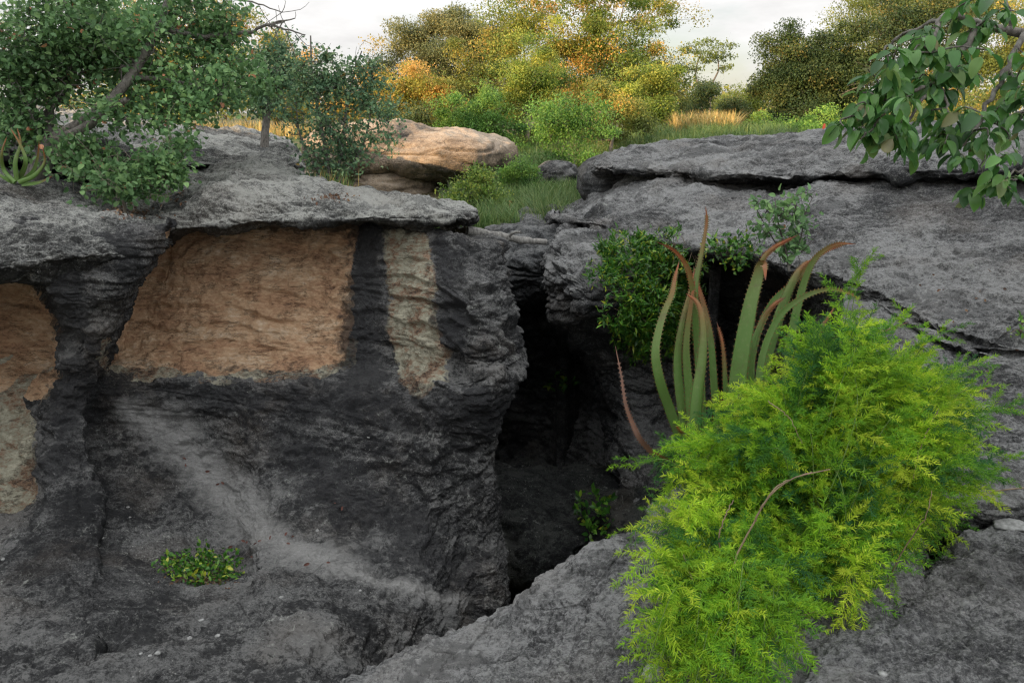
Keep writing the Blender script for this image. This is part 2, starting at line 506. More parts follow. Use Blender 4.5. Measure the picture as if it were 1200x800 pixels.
M['pebble'] = plain_material('pale_stone', (.24, .245, .24), .85, .4, 60)
M['red'] = plain_material('red_paint', (.62, .08, .03), .6, .1)
M['log'] = bark_material('log_bark', (.10, .098, .092), (.33, .32, .30))

def ground_mat():
    m, nt = newmat('ground_soil'); n = N(nt)
    g = n('ShaderNodeNewGeometry').outputs['Position']
    a = n.noise(g, .7, 5); b = n.noise(g, 9, 5, .7)
    col = n.mix(n.rng(b, .35, .65), (.07, .075, .03), (.20, .15, .08))
    col = n.mix(n.rng(a, .45, .6), col, (.075, .11, .03))
    bp = n('ShaderNodeBump', inp={'Height': b, 'Strength': .8, 'Distance': .04})
    bs = n('ShaderNodeBsdfPrincipled', inp={'Base Color': col, 'Roughness': .95, 'Normal': bp.outputs[0]})
    n('ShaderNodeOutputMaterial', inp={0: bs.outputs[0]})
    return m
M['ground'] = ground_mat()

def aloe_mat(name, tipred=.75):
    m, nt = newmat(name); n = N(nt)
    t = n.attr('tint')        # 0 base .. 1 tip
    g = n('ShaderNodeNewGeometry').outputs['Position']
    ramp = n('ShaderNodeValToRGB', inp={0: n.math('MULTIPLY_ADD', n.noise(g, 14, 4), .16, n.math('SUBTRACT', t, .08))})
    r = ramp.color_ramp
    r.elements[0].position = 0; r.elements[0].color = (.11, .20, .05, 1)
    r.elements[1].position = 1; r.elements[1].color = (.09, .03, .02, 1)
    for p, c in ((.35, (.085, .165, .035)), (tipred - .22, (.10, .14, .035)), (tipred, (.17, .08, .025)), (min(.97, tipred + .15), (.24, .07, .025))):
        e = r.elements.new(p); e.color = (*c, 1)
    col = n.mix(n.rng(n.noise(g, 45, 5, .7), .52, .7, 0, .35), ramp.outputs[0], (.20, .22, .10))
    col = n.mix(n.rng(n.noise(g, 9, 6, .75), .55, .66, 0, .5), col, (.10, .075, .04))
    bs = n('ShaderNodeBsdfPrincipled', inp={'Base Color': col, 'Roughness': .55})
    bs.inputs['Specular IOR Level'].default_value = .3
    n('ShaderNodeOutputMaterial', inp={0: bs.outputs[0]})
    return m
M['aloe'] = aloe_mat('aloe_skin', .80)
M['aloe_red'] = aloe_mat('aloe_skin_reddish', .62)
M['aloe_brown'] = plain_material('aloe_dry', (.15, .075, .05), .6)
#@@SECTION rocks
# ---- masks
OR = [(182, 268), (270, 262), (421, 258), (415, 320), (409, 424), (372, 434), (330, 437), (262, 441), (222, 438), (195, 433), (128, 432), (122, 418), (138, 350), (158, 310)]
CRM = [(447, 255), (499, 255), (504, 300), (513, 330), (507, 360), (519, 400), (526, 425), (510, 446), (498, 470), (478, 462), (468, 446), (462, 410), (453, 385), (458, 350), (449, 315)]
ALC = [(-80, 315), (28, 325), (58, 356), (72, 392), (64, 425), (56, 462), (40, 486), (46, 545), (38, 590), (-80, 612)]
CH = [(150, 480, 16), (205, 510, 34), (262, 575, 30), (300, 618, 26), (360, 648, 15), (430, 678, 10), (545, 706, 9)]
def mk_orange(px, V):
    a = sdf_poly(px[:, :2], OR) / 9.
    b = sdf_poly(px[:, :2], ALC) / 9.
    b = np.where(px[:, 1] < 475 + 60 * gnoise(V * 4), b, -3)
    a = np.where(px[:, 2] > 5.42, a, -3)
    c = sdf_poly(px[:, :2], [(455, 290), (480, 275), (500, 300), (512, 400), (495, 415), (470, 425), (460, 360)]) / 9 - .25 + 0.6 * gnoise(V * np.array([9, 9, 4.]))
    return np.clip(np.maximum(np.maximum(a, b), c * .8 - .5), -3, 1.5)
def mk_cream(px, V):
    a = sdf_poly(px[:, :2], CRM) / 9.
    b = sdf_poly(px[:, :2], ALC) / 9.
    b = np.where(px[:, 1] > 460 + 60 * gnoise(V * 4 + 2), b, -3)
    e = np.abs(sdf_poly(px[:, :2], OR))
    o = sdf_poly(px[:, :2], OR)
    rim = np.where((o < 3) & (o > -9) & (px[:, 1] > 395) & (px[:, 1] < 455), .15, -3) + .5 * gnoise(V * 5)
    return np.clip(np.maximum(np.maximum(a - .1, b), rim), -3, 1.5)
def mk_stain_shade(px, V):
    a = d_line(px[:, :2], [(432, 262, 22), (428, 330, 24), (420, 400, 26), (425, 440, 30)])
    b = d_line(px[:, :2], [(170, 455, 14), (260, 465, 24), (400, 470, 30), (560, 480, 26), (650, 500, 20)])
    e = d_line(px[:, :2], [(515, 275, 10), (525, 330, 16), (530, 400, 14)])
    c = d_line(px[:, :2], [(75, 330, 20), (95, 400, 22), (85, 480, 26), (60, 540, 20)])
    g = d_line(px[:, :2], [(330, 520, 30), (440, 600, 55), (520, 660, 45)]) - .25
    f = smooth(px[:, 1], 285, 262) * 1.4 - .9  # painted shadow band just below the ledge lip
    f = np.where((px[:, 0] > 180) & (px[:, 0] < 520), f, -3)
    return np.clip(np.maximum.reduce([a * .8, b * .5 - .1, c * .5, e * .6, f, g * .5]), -3, 1)
def mk_wash(px, V):
    return np.clip(d_line(px[:, :2], CH), -3, 1)

def wall_bed(q):
    nose = smooth(q[:, 0], 490, 530) * smooth(q[:, 1], 500, 450)
    rec = smooth(q[:, 0], 110, 150) * smooth(q[:, 0], 520, 500) * smooth(q[:, 1], 450, 420)
    return .012 + .055 * nose + .045 * rec

def wall_mid(q):
    rec = smooth(q[:, 0], 110, 150) * smooth(q[:, 0], 520, 500) * smooth(q[:, 1], 450, 420)
    low = smooth(q[:, 1], 450, 500)
    return 1 - .65 * rec - .35 * low

def wall_pits(q):
    a = smooth(q[:, 0], 490, 530) * smooth(q[:, 1], 490, 450) * smooth(q[:, 1], 320, 350)
    r = smooth(q[:, 0], 130, 160) * smooth(q[:, 0], 430, 400) * smooth(q[:, 1], 440, 425)
    return .03 + .06 * a - .03 * r

def wall():
    sil = {0: 560, 1: 588, 2: 599, 3: 606, 4: 608, 5: 600, 6: 578, 7: 574, 8: 584, 9: 594, 10: 600, 11: 600, 12: 600}
    Y = [258, 285, 340, 395, 428, 447, 500, 560, 620, 680, 740, 800, 900]
    D = [6.15, 6.1, 6.0, 5.9, 5.78, 5.45, 5.35, 5.15, 4.8, 4.2, 3.65, 3.2, 2.6]
    bl = [10, 25, 52, 72, 62, 56, 44, 46, 40, 30, 20, 10, 0]           # buttress left edge
    br = [204, 190, 158, 138, 124, 112, 100, 110, 110, 110, 110, 110, 110]   # buttress right edge
    bd = [5.05, 4.88, 4.82, 4.95, 5.05, 5.05, 5.0, 4.85, 4.6, 4.12, 3.6, 3.15, 2.55]
    ad = [5.9, 5.9, 5.8, 5.7, 5.6, 5.5, 5.4, 5.2, 4.68, 4.1, 3.55, 3.1, 2.5]
    nd = [6.1, 5.7, 5.35, 5.25, 5.3, 5.15, 5.2, 5.2, 5.15, 5.0, 4.85, 4.7, 4.5]
    md = [6.15, 6.0, 5.85, 5.75, 5.7, 5.45, 5.3, 5.15, 4.92, 4.5, 4.1, 3.8, 3.4]
    wash = [0, 0, 0, 0, 0, 0, .08, .16, .17, .06, 0, 0, 0]
    rows = []
    for i, y in enumerate(Y):
        d = D[i]
        low = i >= 6
        a = []
        a.append((-140, y + (10 if i < 2 else 0), ad[i] - .25))
        a.append((-40, y, ad[i]))
        a.append((bl[i] - 22, y, ad[i] + (.02 if not low else 0)))
        a.append((bl[i] - 2, y, (ad[i] * .5 + bd[i] * .5)))
        a.append((bl[i] + 12, y, bd[i]))
        a.append((br[i] - 18, y, bd[i] + (.05 if not low else .03)))
        a.append((br[i], y, bd[i] + (.45 if not low else .12) * (1 if i < 5 else .5)))
        a.append((br[i] + 10, y, d - .02 + wash[i] * .4))
        a.append((215 + (15 * (i - 5) if 5 < i < 10 else 0), y, d + wash[i] * 1.6))
        a.append((300, y, d + .02))
        a.append((375 if i < 5 else 365, y, d + (-.02 if i < 5 else -.03)))
        a.append((418, y, (d + md[i]) / 2 - .05))
        a.append((462, y, md[i] - .06))
        a.append((505, y, (md[i] * .6 + nd[i] * .4) - .12))
        s = sil[i]
        a.append((s - 48, y + (10 if i == 0 else 0), nd[i] - .02))
        a.append((s - 16, y + (18 if i == 0 else 0), nd[i] + .1))
        a.append((s, y + (22 if i == 0 else 0), nd[i] + .42))
        a.append((s - 8, y + 12 * (i == 0), nd[i] + 1.1))
        a.append((s - 45, y, nd[i] + 2.4))
        rows.append(a)
    return rows
rock('rock_wall', 'grey rock wall with the bare orange sandstone face under the ledge and the dark basin at its foot', 'rock wall',
     wall(), M['rock_left'], masks={'orange': mk_orange, 'cream': mk_cream, 'stain_shade': mk_stain_shade, 'wash': mk_wash}, big=.06, lam=.018, crack=.036, pits=wall_pits, mid=wall_mid, bed=wall_bed, extL=420, crackf=8., amp=1.0)

# left shoulder slab above the alcove
XS = [-160, -60, 20, 80, 125, 160, 186, 200]
def ledge_left():
    top_y = [190, 198, 208, 222, 240, 256, 268, 282]
    top_d = [6.4, 6.4, 6.3, 6.2, 6.1, 6.0, 5.95, 6.2]
    mid_y = [250, 255, 258, 262, 268, 276, 284, 290]
    mid_d = [4.9, 4.95, 4.95, 4.95, 5.0, 5.15, 5.4, 5.9]
    lip_y = [318, 312, 304, 298, 296, 296, 283, 280]
    un = [1, 1, 1, 1, .8, .5, .15, .1]
    lip_d = [4.55, 4.6, 4.62, 4.68, 4.75, 4.95, 5.3, 5.9]
    rows = []
    rows.append([(x - 8, y - 40, 9.2) for x, y in zip(XS, top_y)])
    rows.append([(x, y - 10, 7.4) for x, y in zip(XS, top_y)])
    rows.append([(x, y, d) for x, y, d in zip(XS, top_y, top_d)])
    rows.append([(x, (y + m) / 2 - 3, (d + e) / 2 - .1) for x, y, m, d, e in zip(XS, top_y, mid_y, top_d, mid_d)])
    rows.append([(x, y, d) for x, y, d in zip(XS, mid_y, mid_d)])
    rows.append([(x, y, d) for x, y, d in zip(XS, lip_y, lip_d)])
    rows.append([(x, y + 16 * u, d + .10) for x, y, d, u in zip(XS, lip_y, lip_d, un)])
    rows.append([(x, y + 22 * u, d + .35) for x, y, d, u in zip(XS, lip_y, lip_d, un)])
    rows.append([(x, y + 8, d + .9) for x, y, d in zip(XS, lip_y, lip_d)])
    return rows
rock('rock_slab', 'rounded lichen-spotted grey rock slab overhanging the cream alcove at the left edge', 'rock', ledge_left(), M['rock_cap'], big=.08, lam=.022, crack=.04, seedoff=3.1, skirt=None, mid=1.5, bed=.03, extL=420)

# main cap ledge
def ledge_main():
    X = [130, 180, 250, 330, 400, 460, 510, 542, 556, 548]
    up = [232, 224, 205, 200, 222, 231, 235, 242, 248, 250]
    fr = [262, 262, 250, 246, 246, 245, 246, 249, 252, 252]
    lp = [282, 277, 268, 263, 261, 260, 261, 260, 257, 255]
    dn = [5.9, 5.75, 5.6, 5.55, 5.55, 5.6, 5.7, 5.9, 6.2, 6.9]
    rows = [[(x - 6, u + 16, d + 2.4) for x, u, d in zip(X, up, dn)],
            [(x - 3, u + (2 if x > 340 else -7), d + 1.6) for x, u, d in zip(X, up, dn)],
            [(x, u, d + .85) for x, u, d in zip(X, up, dn)],
            [(x, (u * .45 + f * .55), d + .22) for x, u, f, d in zip(X, up, fr, dn)],
            [(x, f + 2, d + .03) for x, f, d in zip(X, fr, dn)],
            [(x, l - 2, d) for x, l, d in zip(X, lp, dn)],
            [(x, l + 1, d + .14) for x, l, d in zip(X, lp, dn)],
            [(x, l - 1, d + .5) for x, l, d in zip(X, lp, dn)],
            [(x, l - 6, d + 1.3) for x, l, d in zip(X, lp, dn)]]
    return rows
rock('rock_ledge', 'long flat grey ledge capping the orange sandstone face, with a tip over the cleft', 'rock ledge', ledge_main(), M['rock_cap'], big=.05, lam=.026, crack=.04, seedoff=6.3, skirt=None, mid=1.5, crackf=11., bed=.03)

def slab_upper():
    X = [-160, -40, 60, 140, 200, 260, 310, 338, 350, 345]
    t = [120, 128, 134, 142, 152, 158, 164, 172, 186, 190]
    l = [178, 182, 186, 190, 196, 198, 198, 199, 199, 198]
    dn = [6.4, 6.6, 6.7, 6.8, 6.9, 7.0, 7.1, 7.3, 7.6, 8.2]
    return [[(x, y - 6, 12.) for x, y in zip(X, t)],
            [(x, y, 9.6) for x, y in zip(X, t)],
            [(x, (y * .5 + z * .5), d + .9) for x, y, z, d in zip(X, t, l, dn)],
            [(x, z - 13, d + .15) for x, z, d in zip(X, l, dn)],
            [(x, z - 2, d) for x, z, d in zip(X, l, dn)],
            [(x, z + 2, d + .2) for x, z, d in zip(X, l, dn)],
            [(x, z + 1, d + 1.) for x, z, d in zip(X, l, dn)]]
rock('rock_slab', 'thin upper rock slab with a dark crack under it, behind the leaning tree on the left', 'rock', slab_upper(), M['rock_cap'], big=.07, lam=.03, crack=.05, seedoff=8.8, skirt=None, mid=1.6, bed=.03, extL=420)

# right top ledge
def ledge_right():
    X = [700, 697, 720, 760, 820, 900, 980, 1060, 1140, 1230, 1330]
    t = [193, 190, 181, 174, 168, 163, 158, 154, 150, 140, 132]
    l = [198, 198, 200, 201, 205, 210, 208, 206, 207, 203, 200]
    dn = [9.9, 9.1, 8.5, 8.1, 7.6, 7.0, 6.5, 6.0, 5.6, 5.1, 4.7]
    return [[(x + 5, y - 3, d * 1.5 + 2.5) for x, y, d in zip(X, t, dn)],
            [(x, y, d * 1.22 + .8) for x, y, d in zip(X, t, dn)],
            [(x, y * .55 + z * .45, d + .55) for x, y, z, d in zip(X, t, l, dn)],
            [(x, y * .2 + z * .8 - 1, d + .06) for x, y, z, d in zip(X, t, l, dn)],
            [(x, z, d + .02) for x, z, d in zip(X, l, dn)],
            [(x, z + 4, d + .2) for x, z, d in zip(X, l, dn)],
            [(x, z + 3, d + 1.0) for x, z, d in zip(X, l, dn)]]
rock('rock_ledge', 'flat grey rock ledge with a dark crack along its underside, reaching the right edge', 'rock ledge', ledge_right(), M['rock_right'], big=.06, lam=.04, crack=.06, seedoff=12.5, skirt=None, mid=1.5, crackf=12., bed=.08, extR=600)

# right slab face
def slab_right():
    X = [650, 640, 690, 745, 800, 880, 960, 1040, 1120, 1200, 1300, 1400]
    t = [258, 258, 232, 208, 200, 204, 205, 204, 203, 200, 196, 190]
    td = [12.0, 10.2, 9.6, 8.9, 8.4, 7.8, 7.2, 6.7, 6.2, 5.8, 5.2, 4.8]
    LX = [660, 652, 690, 722, 775, 862, 935, 1000, 1062, 1125, 1235, 1340]
    l = [255, 256, 263, 272, 284, 300, 318, 334, 365, 404, 420, 430]
    ld = [10.2, 8.0, 7.3, 6.9, 6.3, 5.6, 5.2, 4.8, 4.45, 4.1, 3.85, 3.6]
    rows = []
    rows.append([(x, y - 4, d + 1.) for x, y, d in zip(X, t, td)])
    for f in (0, .3, .6, .85, .97):
        b = .0 + .09 * math.sin(math.pi * f)
        rows.append([(x * (1 - f) + a * f, y * (1 - f) + m * f, (d ** -1 * (1 - f) + e ** -1 * f) ** -1 - b) for x, a, y, m, d, e in zip(X, LX, t, l, td, ld)])
    rows.append([(a, m, e + .06) for a, m, e in zip(LX, l, ld)])
    K = [1, 1, 1, 1, 1, 1, .8, .22, .06, .06, .06, .06]
    for dy, dd in ((7, .25), (10, .8), (60, 1.9), (150, 2.1), (300, 1.5)):
        rows.append([(a, m + dy + (8 if k < .2 else 0), e + dd * k) for a, m, e, k in zip(LX, l, ld, K)])
    return rows
rock('rock_slab', 'broad sloping grey rock slab with fine horizontal cracks behind the aloe', 'rock', slab_right(), M['rock_right'], big=.11, lam=.02, crack=.04, crackf=6., seedoff=21.7, mid=.8, bed=.06, extR=600)

# bulge on the right side of the cleft
def bulge():
    Y = [262, 278, 300, 330, 365, 392, 440, 500, 570, 650, 760]
    sil = [668, 654, 646, 645, 655, 672, 700, 712, 722, 735, 745]
    D = [7.3, 6.75, 6.35, 6.12, 6.15, 6.7, 7.2, 7.15, 6.8, 6.2, 5.6]
    rows = []
    for y, s, d in zip(Y, sil, D):
        rows.append([(s + 10, y, d + 2.6), (s - 4, y, d + 1.2), (s, y, d + .45), (s + 14, y, d + .12), (s + 40, y, d - .03), (s + 85, y, d - .02), (s + 130, y + 6, d + .35), (s + 190, y + 10, d + 1.3), (s + 240, y + 10, d + 2.4)])
    return rows
rock('boulder', 'rounded grey rock bulge between the dark cleft and the green creeper', 'boulder', bulge(), M['rock_right'], big=.07, lam=.016, crack=.03, pits=.05, seedoff=30.2, mid=1.5, bed=.05)

# rock behind the log and back of the cleft
def cleft():
    X = [520, 560, 600, 640, 668, 700, 760, 830]
    t = [262, 268, 262, 255, 250, 246, 244, 244]
    rows = [[(x, y - 6, 11.5) for x, y in zip(X, t)],
            [(x, y, 9.9) for x, y in zip(X, t)],
            [(x, y + 12, 8.9 - .006 * (x - 560)) for x, y in zip(X, t)],
            [(x, y + 34, 8.3 - .006 * (x - 560)) for x, y in zip(X, t)],
            [(x, y + 62, 8.25 - .007 * (x - 560)) for x, y in zip(X, t)],
            [(x, y + 95, 8.5 - .007 * (x - 560)) for x, y in zip(X, t)],
            [(x, y + 130, 9.4 - .005 * (x - 560)) for x, y in zip(X, t)],
            [(x, y + 240, 10.2 - .005 * (x - 560)) for x, y in zip(X, t)],
            [(x, y + 330, 9.6) for x, y in zip(X, t)],
            [(x, y + 420, 8.2) for x, y in zip(X, t)],
            [(x, y + 500, 7.2) for x, y in zip(X, t)]]
    return rows
rock('rock_cleft', 'smooth grey rock dropping into the dark cleft, directly behind the lying log', 'rock', cleft(), M['rock'], big=.12, lam=.02, crack=.04, pits=.08, seedoff=41., mid=1.5, bed=.05)

def cleft_block():
    X = [520, 575, 620, 670, 720, 770, 830]
    t = [560, 556, 552, 556, 560, 556, 550]
    return [[(x, y - 4, 8.4) for x, y in zip(X, t)],
            [(x, y + 6, 7.2) for x, y in zip(X, t)],
            [(x, y + 25, 6.75) for x, y in zip(X, t)],
            [(x, y + 70, 6.5) for x, y in zip(X, t)],
            [(x, y + 118, 6.5) for x, y in zip(X, t)],
            [(x, y + 132, 6.9) for x, y in zip(X, t)],
            [(x, y + 220, 7.4) for x, y in zip(X, t)]]
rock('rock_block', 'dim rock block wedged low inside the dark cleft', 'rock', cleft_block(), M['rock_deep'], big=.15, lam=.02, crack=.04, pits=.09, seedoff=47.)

# foreground rock
def fore():
    X = [250, 330, 400, 470, 540, 600, 645, 685, 720, 755, 790, 850, 930, 1010, 1060, 1090]
    c = [865, 830, 797, 764, 737, 713, 690, 657, 634, 617, 582, 566, 560, 560, 575, 640]
    z = [1.95, 1.92, 1.88, 1.84, 1.80, 1.76, 1.71, 1.62, 1.57, 1.54, 1.46, 1.44, 1.43, 1.42, 1.45, 1.6]
    rows = []
    def dep(zz, y): return zz / (SP + (y - 400) / F * CP)
    cd = [dep(a, y) for a, y in zip(z, c)]
    rows.append([(x, y + 190, d + .7) for x, y, d in zip(X, c, cd)])
    rows.append([(x, y + 60, d + .5) for x, y, d in zip(X, c, cd)])
    rows.append([(x, y + 10, d + .28) for x, y, d in zip(X, c, cd)])
    rows.append([(x, y, d) for x, y, d in zip(X, c, cd)])
    zf = lambda x: 1.60 - .10 * smooth(np.array(float(x)), 500, 1000) + .10 * smooth(np.array(float(x)), 600, 300)
    for f, w in ((.12, .25), (.35, .55), (.65, .85), (1., 1.)):
        r = []
        for x, y, zz in zip(X, c, z):
            yy = y * (1 - f) + 960 * f
            z2 = zz * (1 - w) + float(zf(x)) * w
            r.append((x, yy, dep(z2, yy)))
        rows.append(r)
    return rows
rock('foreground_rock', 'smooth grey foreground rock with a pale worn crest in front of the cleft', 'rock', fore(), M['rock_right'], big=.08, lam=.012, crack=.025, seedoff=55., mid=.85)

def near_block():
    # (x,y) outline columns run left to right
    X = [925, 950, 985, 1030, 1075, 1120, 1170, 1230, 1320]
    c = [800, 762, 738, 716, 672, 628, 606, 590, 580]
    def dep(zz, y): return zz / (SP + (y - 400) / F * CP)
    rows = []
    cd = [dep(1.50, y) for y in c]
    rows.append([(x + 6, y + 190, d + .45) for x, y, d in zip(X, c, cd)])
    rows.append([(x + 4, y + 60, d + .32) for x, y, d in zip(X, c, cd)])
    rows.append([(x + 1, y + 14, d + .16) for x, y, d in zip(X, c, cd)])
    rows.append([(x, y, d + .02) for x, y, d in zip(X, c, cd)])
    for f in (.08, .3, .65, 1.):
        rows.append([(x + 10 * f, y * (1 - f) + 960 * f, dep(1.44 - .03 * f, y * (1 - f) + 960 * f)) for x, y in zip(X, c)])
    return rows
rock('foreground_rock', 'flat-topped grey rock block in the bottom right corner below the feathery bush', 'rock', near_block(), M['rock_right'], big=.04, lam=.014, crack=.03, seedoff=63., mid=.8, extR=500)

def right_low():
    X = [990, 1030, 1080, 1150, 1220, 1320, 1420]
    def dep(zz, y): return zz / (SP + (y - 400) / F * CP)
    R_ = []
    lx = [862, 935, 1000, 1062, 1125, 1235, 1340, 1500]; ly = [300, 318, 334, 365, 404, 420, 430, 440]; ld = [5.6, 5.2, 4.8, 4.45, 4.1, 3.85, 3.6, 3.4]
    R_.append([(x, np.interp(x, lx, ly) - 4, np.interp(x, lx, ld) + .16) for x in X])
    R_.append([(x, np.interp(x, lx, ly) + 10, np.interp(x, lx, ld) + .02) for x in X])
    for y, z, in ((450, 1.26), (490, 1.30), (545, 1.36), (590, 1.42), (615, 1.52)):
        R_.append([(x, y + .04 * (x - 1150), dep(z, y + .04 * (x - 1150)) ) for x in X])
    R_.append([(x, 660, 3.25) for x in X])
    R_.append([(x, 760, 3.2) for x in X])
    return R_
rock('rock_slab', 'cracked grey rock shelf at the right edge behind the feathery bush', 'rock', right_low(), M['rock_right'], big=.06, lam=.03, crack=.05, crackf=9., seedoff=71., bed=.03, extR=500)

# mid-distance boulders
def boulder(name, label, cx, cy, d, rx, ry, rz, mat, seed, parts=None, masks=None, group=None, n=90):
    """parts: list of (dx,dy,dz,rx,ry,rz) super-ellipsoids in metres, one joined rock"""
    base = P(cx, cy, d)
    V, Q, off = [], [], 0
    for (dx, dy, dz, ax, ay, az) in (parts or [(0, 0, 0, rx, ry, rz)]):
        nu, nv = n * 2, n
        u = np.linspace(0, 2 * math.pi, nu, endpoint=False); v = np.linspace(-math.pi / 2, math.pi / 2, nv)
        uu, vv = np.meshgrid(u, v)
        sg = lambda a, e: np.sign(a) * np.abs(a) ** e
        x = sg(np.cos(vv), .75) * sg(np.cos(uu), .85) * ax; y = sg(np.cos(vv), .75) * sg(np.sin(uu), .85) * ay; z = sg(np.sin(vv), .8) * az
        p = np.stack([x, y, z], -1).reshape(-1, 3)
        nn = p / np.array([ax, ay, az]) ** 2; nn /= np.linalg.norm(nn, axis=1)[:, None] + 1e-9
        w = p + base + np.array([dx, dy, dz])
        s = strata(w + seed, 6.)
        w = w + nn * (.09 * min(ax, 1.2) * fbm(w * .7 + seed, 3) + .03 * fbm(w * 5 + seed, 3) - .05 * np.exp(-(s / .06) ** 2) + .02 * s)[:, None]
        idx = np.arange(nu * nv).reshape(nv, nu)
        j = (np.arange(nu) + 1) % nu
        Q.append(np.stack([idx[:-1], idx[:-1][:, j], idx[1:][:, j], idx[1:]], -1).reshape(-1, 4) + off)
        V.append(w); off += len(w)
    V = np.concatenate(V)
    at = {k: np.full(len(V), -5.) for k in ('orange', 'cream', 'stain_shade', 'wash')}
    at['lighten'] = np.zeros(len(V))
    o = link_mesh(name, V, np.concatenate(Q), mat, None, at)
    b = V.mean(0); b[2] = V[:, 2].min()
    o.data.transform(Matrix.Translation(Vector([-float(c) for c in b]))); o.location = Vector([float(c) for c in b])
    tag(o, label, 'boulder', group)
    ROCKS.append(o)
    return o
boulder('boulder', 'big layered boulder with a warm sunlit top beyond the ledge', 489, 190, 14, 1, 1, 1, M['rock_far'], 3.3,
        parts=[(.35, 0.3, .13, 1.45, 1.5, .40), (-.8, .2, .16, 1.15, 1.2, .52), (-.45, .0, -.42, .80, .9, .50), (-1.3, .2, -.5, .8, .9, .55), (1.2, .3, -.30, .50, .8, .46)])
boulder('boulder', 'small dark boulder in shade at the foot of the trees beyond the grass', 652, 212, 13.5, .38, .4, .33, M['rock_left'], 9.1, n=40)
boulder('boulder', 'dark rounded rock under the left tip of the right-hand ledge', 716, 214, 10.0, .42, .6, .30, M['rock'], 14.1, n=60)
#@@SECTION ground
def gz(x, y):
    x = np.asarray(x, float); y = np.asarray(y, float)
    h = CZ - 1.45 + .78 * smooth(y, 10.5, 22) + .05 * np.sin(x * .7 + 1) * np.cos(y * .5)
    h = h + .55 * smooth(x, 1.2, 3.5) * smooth(y, 9.5, 12) * (1 - smooth(y, 14, 24)) * 1.0
    h = h + .45 * smooth(-x, 3.2, 6) * (1 - smooth(y, 14, 24))
    h = h - 5.0 * (1 - smooth(y, 9.45, 9.95))
    h = h + 2.0 * smooth(-x, 60, 200) * 0
    return h
def make_ground():
    xs = np.concatenate([-np.geomspace(400, 12, 30), np.linspace(-11.6, 11.6, 120), np.geomspace(12, 400, 30)])
    ys = np.concatenate([-np.geomspace(300, 6, 16), np.linspace(-5.5, 30, 180), np.geomspace(31, 900, 40)])
    X, Y = np.meshgrid(xs, ys)
    Z = gz(X, Y) + .04 * fbm(np.stack([X.ravel() * .8, Y.ravel() * .8, X.ravel() * 0], 1), 3).reshape(X.shape)
    V = np.stack([X, Y, Z], -1).reshape(-1, 3)
    idx = np.arange(len(V)).reshape(X.shape)
    q = np.stack([idx[:-1, :-1], idx[:-1, 1:], idx[1:, 1:], idx[1:, :-1]], -1).reshape(-1, 4)
    o = link_mesh('ground', V, q, M['ground'])
    tag(o, 'grassy brown earth behind the rocks', 'ground', kind='structure')
make_ground()
#@@SECTION vegetation
bpy.context.view_layer.update()
def ray(px, py, default=None):
    d = Vector([float(c) for c in (P(px, py, 1.0) - np.array([0, 0, CZ]))]).normalized()
    org = Vector((0, 0, CZ)); best = None
    for o in ROCKS:
        ok, loc, nor, _ = o.ray_cast(org - o.location, d)
        if ok and (best is None or (loc + o.location - org).length < best[2]):
            w = loc + o.location
            best = (np.array(w), np.array(nor), (w - org).length)
    if best is None:
        if default is None: return None
        return P(px, py, default), np.array([0, 0, 1.])
    if best[1] @ np.array(d) > 0: return best[0], -best[1]
    return best[0], best[1]

def unit(v): return v / (np.linalg.norm(v, axis=-1, keepdims=True) + 1e-9)

DIAMOND = (np.array([[0, 0, 0], [.30, .45, .07], [0, 1, -.04], [-.30, .45, .07]]), np.array([[0, 1, 2], [0, 2, 3]]))
def broad_template(w=.36, droop=.22, fold=.10, rows=5):
    ys = np.linspace(0, 1, rows + 1)
    v, f = [], []
    for i, y in enumerate(ys):
        ww = w * math.sin(math.pi * min(1, y ** .85 * .93 + .03)) ** .7 if 0 < i < rows else (.02 if i == 0 else .01)
        z = -droop * y * y
        v += [[-ww, y, z + fold * ww / w * .9], [0, y, z - .01], [ww, y, z + fold * ww / w * .9]]
    for i in range(rows):
        a = 3 * i
        f += [[a, a + 1, a + 4, a + 3], [a + 1, a + 2, a + 5, a + 4]]
    return np.array(v), np.array(f)
BROAD = broad_template()
BROAD_B = broad_template(.29, .30, .16, 7)
BROAD_W = broad_template(.34, .10, .16)

def leaves(mb, pos, D, Nn, size, tpl, tint):
    tv, tf = tpl
    D = unit(D); X = unit(np.cross(D, Nn)); Z = np.cross(X, D)
    size = np.broadcast_to(size, (len(pos),))
    v = pos[:, None] + size[:, None, None] * (tv[None, :, 0, None] * X[:, None] + tv[None, :, 1, None] * D[:, None] + tv[None, :, 2, None] * Z[:, None])
    k = len(tv)
    f = (tf[None] + (np.arange(len(pos)) * k)[:, None, None]).reshape(-1, tf.shape[1])
    a = np.repeat(tint, k)
    if tf.shape[1] == 3: mb.add(v.reshape(-1, 3), tris=f, attr=a)
    else: mb.add(v.reshape(-1, 3), quads=f, attr=a)

def pxpath(pts, n=14):
    return catmull(PA(np.array(pts, float)), n)

